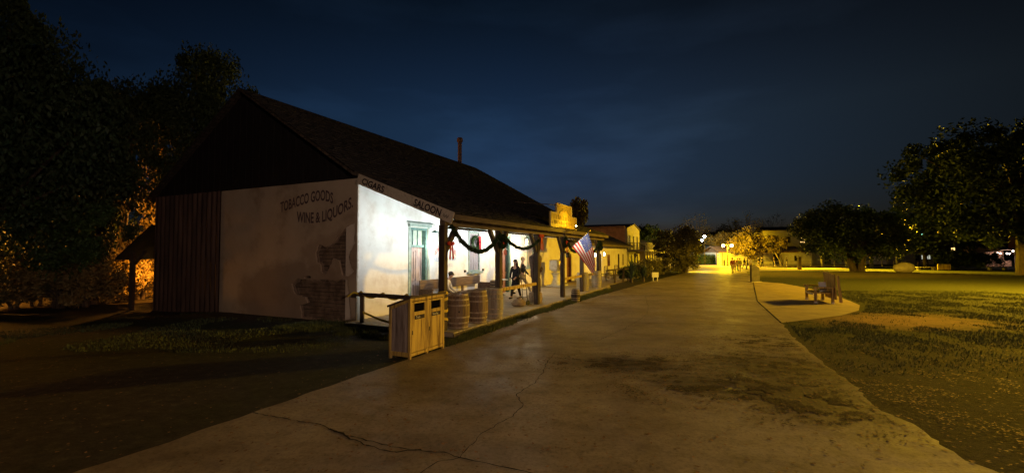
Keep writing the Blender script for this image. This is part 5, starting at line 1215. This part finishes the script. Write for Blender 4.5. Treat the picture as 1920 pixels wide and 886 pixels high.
FAR = [(1373.6, 512, 1.68, 'maroon_cloth', 'tan_cloth', 'person in a dark red top, nearest of the group walking down the road', .12, 180),
       (1378, 510.5, 1.45, 'tan_cloth', 'tan_cloth', 'shorter person in pale clothes beside the one in dark red', .1, 150),
       (1383.5, 508.5, 1.65, 'maroon_cloth', 'denim', 'person in a dark jacket behind the one in an olive shirt', .1, 190),
       (1387.5, 508.7, 1.62, 'olive_cloth', 'tan_cloth', 'person in an olive shirt with a dark bag in the road group', .12, 170),
       (1396, 504, 1.55, 'navy_cloth', 'tan_cloth', 'small dark figure between the road group and the one in pale clothes', .15, 90),
       (1403, 505, 1.7, 'tan_cloth', 'denim', 'person in tan right of the small dark figure', .1, 100),
       (1407.3, 508, 1.72, 'white_cloth', 'tan_cloth', 'person in pale clothes standing by the stone marker', .05, 180),
       (1422.5, 500.5, 1.65, 'black_cloth', 'tan_cloth', 'dark-jacketed person seen above the stone marker', .1, 100),
       (1429, 499.5, 1.65, 'black_cloth', 'black_cloth', 'slim person all in black right of the stone marker', .05, 90),
       (1451.5, 498.5, 1.62, 'black_cloth', 'black_cloth', 'stout dark figure before the far wall', .05, 120),
       (1459, 498.5, 1.6, 'navy_cloth', 'black_cloth', 'dark figure next to the stout one before the far wall', .06, 60),
       (1475.5, 498.3, 1.4, 'black_cloth', 'black_cloth', 'short dark figure alone at the foot of the leaning trunk', .05, 200)]
for px, py, h_, tp, lg, lb, st_, rz in FAR:
    p = G(px, py); person(lb, p, R(rz), h_, tp, lg, 'hair_dark', False, st_, ((.1, .1), (-.1, .1)), .02, fingers=False, group='people at the far end of the road')

# ------------------------------------------------------------------ right side: bay bench, marker, boulder
bb_ = thing('bay_bench', 'high-backed wooden bench with armrests on the paved bay', 'bench', (12.66, 18.6, .012), R(-21))
MB().bb((.0, .05, .40), (.70, 1.45, .45)).build('seat', M['bin_wood'], bb_); bk = MB()
bk.prism([(.86, -.02, .05), (.98, -.02, .05), (.86, -.02, 1.17), (.78, -.02, 1.17)], (0, .04, 0))
for i in range(6): y = .03 + i * .25; bk.prism([(.76, y, .16), (.70, y, 1.2 + .015 * i), (.74, y, 1.2 + .015 * i), (.80, y, .16)], (0, .242, 0))
bk.build('backrest', M['bin_wood'], bb_)
for y in (0, 1.42):
    MB().bb((-.06, y, .62), (.76, y + .09, .68)).build('armrest', M['bin_wood'], bb_)
    for x in (.0, .60): MB().bb((x, y + .01, 0), (x + .10, y + .09, .62)).build('leg', M['bin_wood'], bb_); MB().bb((x - .004, y + .006, .0), (x + .104, y + .094, .06)).build('leg_foot', M['board_white'], bb_)
for i in range(3): MB().bb((-.06 + i * .01, .12 + i * .42, .34), (-.02, .50 + i * .42, .40)).build('seat_rail', M['board_white'], bb_)
pst = MB().bb((0, 0, 0), (.30, .015, .40)).build('white_notice', M['paper']); pst.location = (13.16, 19.0, .475); pst.rotation_euler = (R(-14), 0, R(-6)); tag(pst, 'white notice sheet propped against the back of the bay bench', 'notice')
mk = thing('stone_marker', 'grey upright stone marker at the corner of the paved bay', 'stone marker', G(1417, 529), .25)
mb = MB(); mb.prism([(-.34, 0, 0), (.36, 0, 0), (.40, 0, .62), (.33, 0, 1.02), (.1, 0, 1.16), (-.34, 0, 1.24)], (0, .16, 0)); mb.build('slab', M['stone'], mk, bevel=.02); MB().bb((-.42, -.08, 0), (.46, .24, .06)).build('plinth', M['concrete'], mk)
mb = MB(); mb.ball((0, 0, .55), .8, 12, (1.45, 1, .82)); mb.v = [tuple(Vector(v) * (1 + .07 * mnoise.noise(Vector(v) * 1.6))) for v in mb.v]
bo = mb.build('boulder', M['boulder'], smooth=True); bo.location = at(1694, 52, -.32) + Vector((0, 0, .05)); tag(bo, 'large rounded boulder on the lawn lit on its left side', 'boulder')
def litem(name, label, cat, loc, rz=0, group=None): return thing(name, label, cat, loc, rz, group)
t = litem('low_sign', 'pale slanted information board behind the boulder on the lawn', 'sign', at(1769, 58, -.3)); MB().bb((-.85, 0, .15), (.85, .06, .85)).build('board', M['bin_wood'], t); MB().bb((-.7, .02, 0), (-.6, .05, .2)).bb((.6, .02, 0), (.7, .05, .2)).build('post', M['wood_dark'], t)
for i, (px, lb) in enumerate(((1735, 'low stone bench between the boulder and the slanted board'), (1868, 'low stone bench under the enormous right-hand tree'))):
    t = litem('low_bench', lb, 'bench', at(px, 60, -.3), 0, 'low benches on the lawn'); MB().bb((-1.3, -.2, .32), (1.3, .2, .42)).build('seat', M['concrete'], t)
    for s in (-1, 1): MB().bb((s * 1.0 - .15, -.15, 0), (s * 1.0 + .15, .15, .32)).build('leg', M['concrete'], t)
# small white notice on posts in left bushes
t = litem('small_sign', 'small white sign on two posts in front of the roadside bushes', 'sign', G(1229, 527), TH - .9)
MB().bb((-.26, 0, .3), (.26, .03, .66)).build('board', M['paper'], t); MB().bb((-.2, .005, 0), (-.14, .025, .3)).bb((.14, .005, 0), (.2, .025, .3)).build('post', M['paper'], t)
# hitching rail by the wing
a, b_ = G(1153, 531), G(1183, 527); t = litem('hitching_rail', 'crooked log hitching rail in front of the low wing', 'rail', a)
MB().tube([Vector((-.6, -.2, .88)), Vector((.5, .6, .96)), (b_ - a) + Vector((.2, 0, .92))], .06, 7).build('beam', M['bark'], t)
for f in (0, .5, 1): p = (b_ - a) * f; MB().tube([p, p + Vector((.03, 0, .92))], [.075, .06], 7).build('post', M['bark'], t)
def chair(label, loc, rz):
    t = thing('wooden_chair', label, 'chair', loc, rz, 'wooden chairs outside the low wing'); w = .2
    MB().bb((-w, -w, .43), (w, w, .47)).build('seat', M['wood_beam'], t)
    for sx in (-1, 1):
        for sy in (-1, 1): MB().bar((sx * w * .9, sy * w * .9, 0), (sx * w * .9, sy * w * .9 + (.04 if sy > 0 else 0), .43 if sy < 0 else .98), .04).build('leg', M['wood_beam'], t)
    mb = MB()
    for z in (.6, .76, .92): mb.bb((-w, w * .9 + .01, z), (w, w * .9 + .035, z + .07))
    mb.build('backrest', M['wood_beam'], t); return t
chair('wooden chair nearest the last porch post outside the low wing', W(23.5, -1.6, .03), TH + .4); chair('wooden chair second from the last porch post', W(26.2, -1.3, 0), TH - .5); chair('wooden chair farthest along the low wing', W(29.8, -1.3, -.02), TH + 1.2)
t = litem('cafe_table', 'small round wooden table among the chairs outside the low wing', 'table', W(25.0, -2.0, .03)); MB().lathe([(.38, .7), (.38, .74)], 18).build('table_top', M['wood_beam'], t); MB().lathe([(.25, 0), (.05, .06), (.05, .7)], 10).build('pedestal', M['wood_dark'], t)
t = thing('bush_fill_lantern', 'added orange lantern, unseen behind the shed wall, lighting the bushes', 'lantern', (-15.95, 20.3, 1.75)); MB().lathe([(.08, -.1), (.1, .1), (.03, .16)], 8).build('cage', M['iron'], t); MB().ball((0, 0, -.13), .05, 6).build('bulb', EM_SOD, t); o = lamp('bush_fill_beam', 'SPOT', (-.06, .06, -.2), 900, ORANGE, .08, t, spot=R(100), blend=.4); aim(o, (-3.6, 2.4, -1.35))  # added lamp kept out of sight, throws orange onto the bushes
t = litem('post_lamp_box', 'dark lantern head on a thin post beside the low wing', 'lantern', W(31.2, -2.6, -.1)); MB().bar((0, 0, 0), (0, 0, 1.75), .05).build('post', M['iron'], t); MB().lathe([(.08, 1.72), (.15, 1.95), (.17, 2.0), (.03, 2.12)], 8).build('cage', M['iron'], t)

# ------------------------------------------------------------------ far buildings
def fbox(name, label, px0, px1, y, depth, h, wm, rm, rise=0., rz=0., cat='building', z=-.3):
    a, b_ = at(px0, y, z), at(px1, y, z); w = (b_ - a).length; t = thing(name, label, cat, a, rz)
    wt = .3; MB().bb((0, 0, 0), (w, wt, h)).build('front_wall', wm, t); MB().bb((0, wt, 0), (wt, depth, h)).bb((w - wt, wt, 0), (w, depth, h)).bb((wt, depth - wt, 0), (w - wt, depth, h)).build('rear_wall', wm, t)
    mb = MB()
    if rise:
        mb.prism([(-.3, -.4, h), (w + .3, -.4, h), (w + .3, depth / 2, h + rise), (-.3, depth / 2, h + rise)], (0, 0, .12)); mb.prism([(-.3, depth / 2, h + rise), (w + .3, depth / 2, h + rise), (w + .3, depth + .4, h), (-.3, depth + .4, h)], (0, 0, .12))
        mb.prism([(.02, .15, h), (.02, depth - .15, h), (.02, depth / 2, h + rise - .02)], (.1, 0, 0)); mb.prism([(w - .12, .15, h), (w - .12, depth - .15, h), (w - .12, depth / 2, h + rise - .02)], (.1, 0, 0))
    else: mb.bb((-.1, -.1, h), (w + .1, depth + .1, h + .15))
    mb.build('roof', rm, t); return t, w
def fwin(t, x, z, w, h, m_, fm='wood_dark', name='window'):
    f = MB().bb((x - .06, -.05, z - .06), (x + w + .06, -.001, z)).bb((x - .06, -.05, z + h), (x + w + .06, -.001, z + h + .06)).bb((x - .06, -.05, z), (x, -.001, z + h)).bb((x + w, -.05, z), (x + w + .06, -.001, z + h)).bb((x + w / 2 - .02, -.04, z), (x + w / 2 + .02, -.001, z + h)).build(name, M[fm], t)
    MB().bb((x, -.02, z), (x + w, -.0015, z + h)).build('pane', m_, f)
tile = mat('clay_tile', (.30, .17, .09), (.16, .09, .05), 4, .9, .5)
t, w = fbox('adobe_hall', 'long low adobe building with tiled roof at the far end of the road', 1349, 1522, 84, 7, 2.35, M['plaster'], tile, 1.1)
for i in range(4): MB().bb((.4, -.02, .35 + i * .42), (w * .62, -.001, .39 + i * .42)).build('wall_course', M['plaster_old'], t)
fwin(t, 10.2, .1, 1.0, 1.9, M['window_dark'], name='door'); fwin(t, 14.2, .8, .8, .9, M['window_dark'])
t = litem('white_gate', 'white double gate leaning at the corner of the long adobe building', 'gate', at(1344.5, 82, -.3), -.4)
for x in (0, .42): MB().bb((x, 0, 0), (x + .28, .06, 2.05)).build('gate_leaf', M['paper'], t)
MB().bb((-.14, -.02, 0), (-.04, .1, 2.3)).bb((.8, -.02, 0), (.9, .1, 2.3)).bb((-.14, -.02, 2.3), (.9, .1, 2.4)).build('gate_frame', M['wood_dark'], t)
t, w = fbox('white_building', 'two-storey white building lit by the cool street lamp', 1300, 1349, 98, 8, 5.6, M['white_wall'], M['wood_beam'])
for x, z, ww, hh in ((2.3, 4.0, .5, 1.1), (4.2, 3.9, 1.0, 1.2), (2.3, 1.6, .5, 1.0), (.5, 4.0, .5, 1.1)): fwin(t, x, z, ww, hh, M['window_dark'])
t, w = fbox('gate_house', 'small dim gabled gatehouse before the white building', 1325, 1341, 92, 3, 2.2, M['plaster_old'], M['shingle_dark'], .55)
fwin(t, .5, .2, .8, 1.6, M['window_dark'], name='door')
V, F = leaves([(x, 0, z) for x in np.linspace(0, 4.6, 14) for z in (.4, 1.0, 1.5)], [.5] * 42, 120, .12, 77)
hg = npmesh('hedge', V, F, M['leaf_dark']); hg.location = at(1304, 86, -.3); tag(hg, 'dark hedge in front of the white building', 'hedge')
t, w = fbox('upper_house', 'tall house with one wall lit yellow above the far adobe roof', 1431, 1520, 104, 10, 7.4, M['pale_paint'], M['wood_beam'], 1.0, -.35)
LIT = emit('lit_window', (1, .62, .2), 2.2); LITC = emit('lit_window_cool', (.7, 1, .85), 1.8)
lamp('wall_fill_light', 'POINT', (-1.5, -2.2, 5.4), 700, SODIUM, .1, t)  # added light without a fixture, brightens the house wall
for x in (1.5, 4.5, 7.5): fwin(t, x, 4.6, .9, 1.3, LIT if x > 7 else M['window_dark'])
t, w = fbox('adobe_house', 'long adobe house with a dark double door behind the lawn tree', 1530, 1662, 88, 7, 2.7, M['plaster'], tile, 1.2)
for x, z, ww, hh, dn in ((1.0, 0, 1.8, 2.0, 'door'), (6, .8, .8, .9, 'window'), (9.5, .8, .8, .9, 'window')): fwin(t, x, z, ww, hh, M['window_dark'], name=dn)
t, w = fbox('cream_house', 'pale gabled house with white lit windows right of the lawn tree', 1664, 1750, 90, 7, 2.6, M['pale_paint'], tile, 1.0)
fwin(t, 5.6, 0, .8, 2.0, M['window_dark'], name='door'); fwin(t, 6.8, 1.0, .8, .9, emit('pale_window', (.8, .85, .7), .6)); fwin(t, 7.8, 1.0, .8, .9, emit('pale_window', (.8, .85, .7), .6))
MB().bb((2.0, -1.0, 0), (2.3, -.7, 2.7)).build('porch_post', M['pale_paint'], t)
t, w = fbox('hotel_block', 'tall dark building with a few lit windows behind the right-hand trees', 1700, 1890, 130, 12, 12, M['wood_dark'], M['wood_dark'])
for x, z, m_ in ((3.6, 7.3, LITC), (4.3, 7.3, LITC), (11.0, 9.3, LIT), (14.2, 9.0, LIT), (13.0, 2.8, LIT)): fwin(t, x, z, 1.1, .9, m_)
# festive market stall
t = litem('market_stall', 'salmon-coloured market stall with pink awning and bright bulbs at the right edge', 'stall', at(1832, 74, -.3))
MB().bb((3.6, 2, 0), (6.6, 2.2, 2.6)).bb((4.2, .5, 0), (6.2, .6, 1.0)).build('wall', M['salmon'], t)
MB().prism([(-1.2, 0, 2.25), (3.9, 0, 2.5), (3.9, 2.5, 3.3), (1.4, 2.5, 3.4), (-.2, 2.5, 2.9)], (0, 0, .06)).prism([(3.95, 0, 2.75), (6.4, 0, 2.75), (6.2, 2.5, 3.4), (4.1, 2.5, 3.4)], (0, 0, .06)).build('awning', M['canopy'], t)
for x, z in ((-1, 2.2), (2.5, 2.3), (6.3, 2.6)): MB().bb((x, .1, 0), (x + .08, .18, z)).build('post', M['wood_dark'], t)
for x, z in ((3.3, 2.25), (3.8, 2.2), (4.9, 2.2), (5.3, 2.15), (5.9, 2.6)):
    MB().ball((x, -.05, z), .10, 6).build('bulb', emit('stall_bulb', (1, .85, .75), 25), t)
for z in (1.6, 2.0): MB().bb((6.3, -.1, z), (7.0, -.05, z + .2)).build('red_banner', M['red_cloth'], t)
MB().bb((6.4, -.14, 1.42), (7.1, -.1, 1.55)).build('light_tube', emit('stall_tube', (1, .6, .6), 12), t)
lamp('stall_light', 'POINT', (4.6, -.4, 2.0), 120, (1, .75, .6), .1, t); lamp('stall_light', 'POINT', (1.5, .3, 1.9), 60, (1, .75, .6), .1, t)
tree('stall_bush', 'dark bush in front of the pink-awning stall', at(1838, 66, -.3), 2, (0, 0, 1.2, 3.4, 1.2, 1.0), LD, 91, .06, clumps=50, per=110, leaf=.12, clump_r=.55, cat='bush', trunks=3)
tree('stall_bush', 'dark bush between the slanted board and the stall', at(1790, 68, -.3), 2, (0, 0, 1.3, 3.0, 1.2, 1.1), LD, 92, .06, clumps=50, per=110, leaf=.12, clump_r=.55, cat='bush', trunks=3)
# white-post fences and kerb along the lawn's far side
fx = [(1498, 62, 'short brown bollard post at the left of the far fence'), (1541, 74, 'pale fence post in front of the dark double door'), (1587, 74, 'pale fence post left of the lawn tree trunk'), (1633, 74, 'pale fence post right of the lawn tree trunk'), (1682, 74, 'pale fence post above the boulder')]
for px, yy, lb in fx:
    t = litem('fence_post', lb, 'post', at(px, yy, -.3), 0, 'posts along the far side of the lawn'); MB().bb((-.2, -.2, 0), (.2, .2, 1.75)).build('post', M['pale_paint'] if px > 1500 else M['wood_beam'], t, bevel=.02); MB().bb((-.24, -.24, 1.75), (.24, .24, 1.85)).build('cap', M['pale_paint'], t)
t = litem('rail_fence', 'low pale rail fence running between the far posts', 'fence', at(1430, 74.3, -.3)); Lf = (at(1720, 74.3) - at(1430, 74.3)).length
mb = MB().bar((0, 0, .45), (Lf, 0, .45), .06, .08).bar((0, 0, .85), (Lf, 0, .85), .06, .08); mb.build('rails', M['plaster_old'], t)
for i in range(14): MB().bb((i * Lf / 13 - .05, -.06, 0), (i * Lf / 13 + .05, .06, .95)).build('post', M['plaster_old'], t)
mb = MB().bb((0, 0, 0), ((at(1920, 64) - at(1400, 64)).length + 20, .3, .16)); kb = mb.build('kerb', M['concrete']); kb.location = at(1440, 70, -.3); struct(kb)
# bollards near the plaza
t = litem('bollard', 'thin dark bollard left of the twin street lamp', 'bollard', at(1357.5, 76, -.3)); MB().lathe([(.1, 0), (.1, .9), (.14, .95), (.1, 1.1), (.02, 1.2)], 10).build('shaft', M['iron'], t)
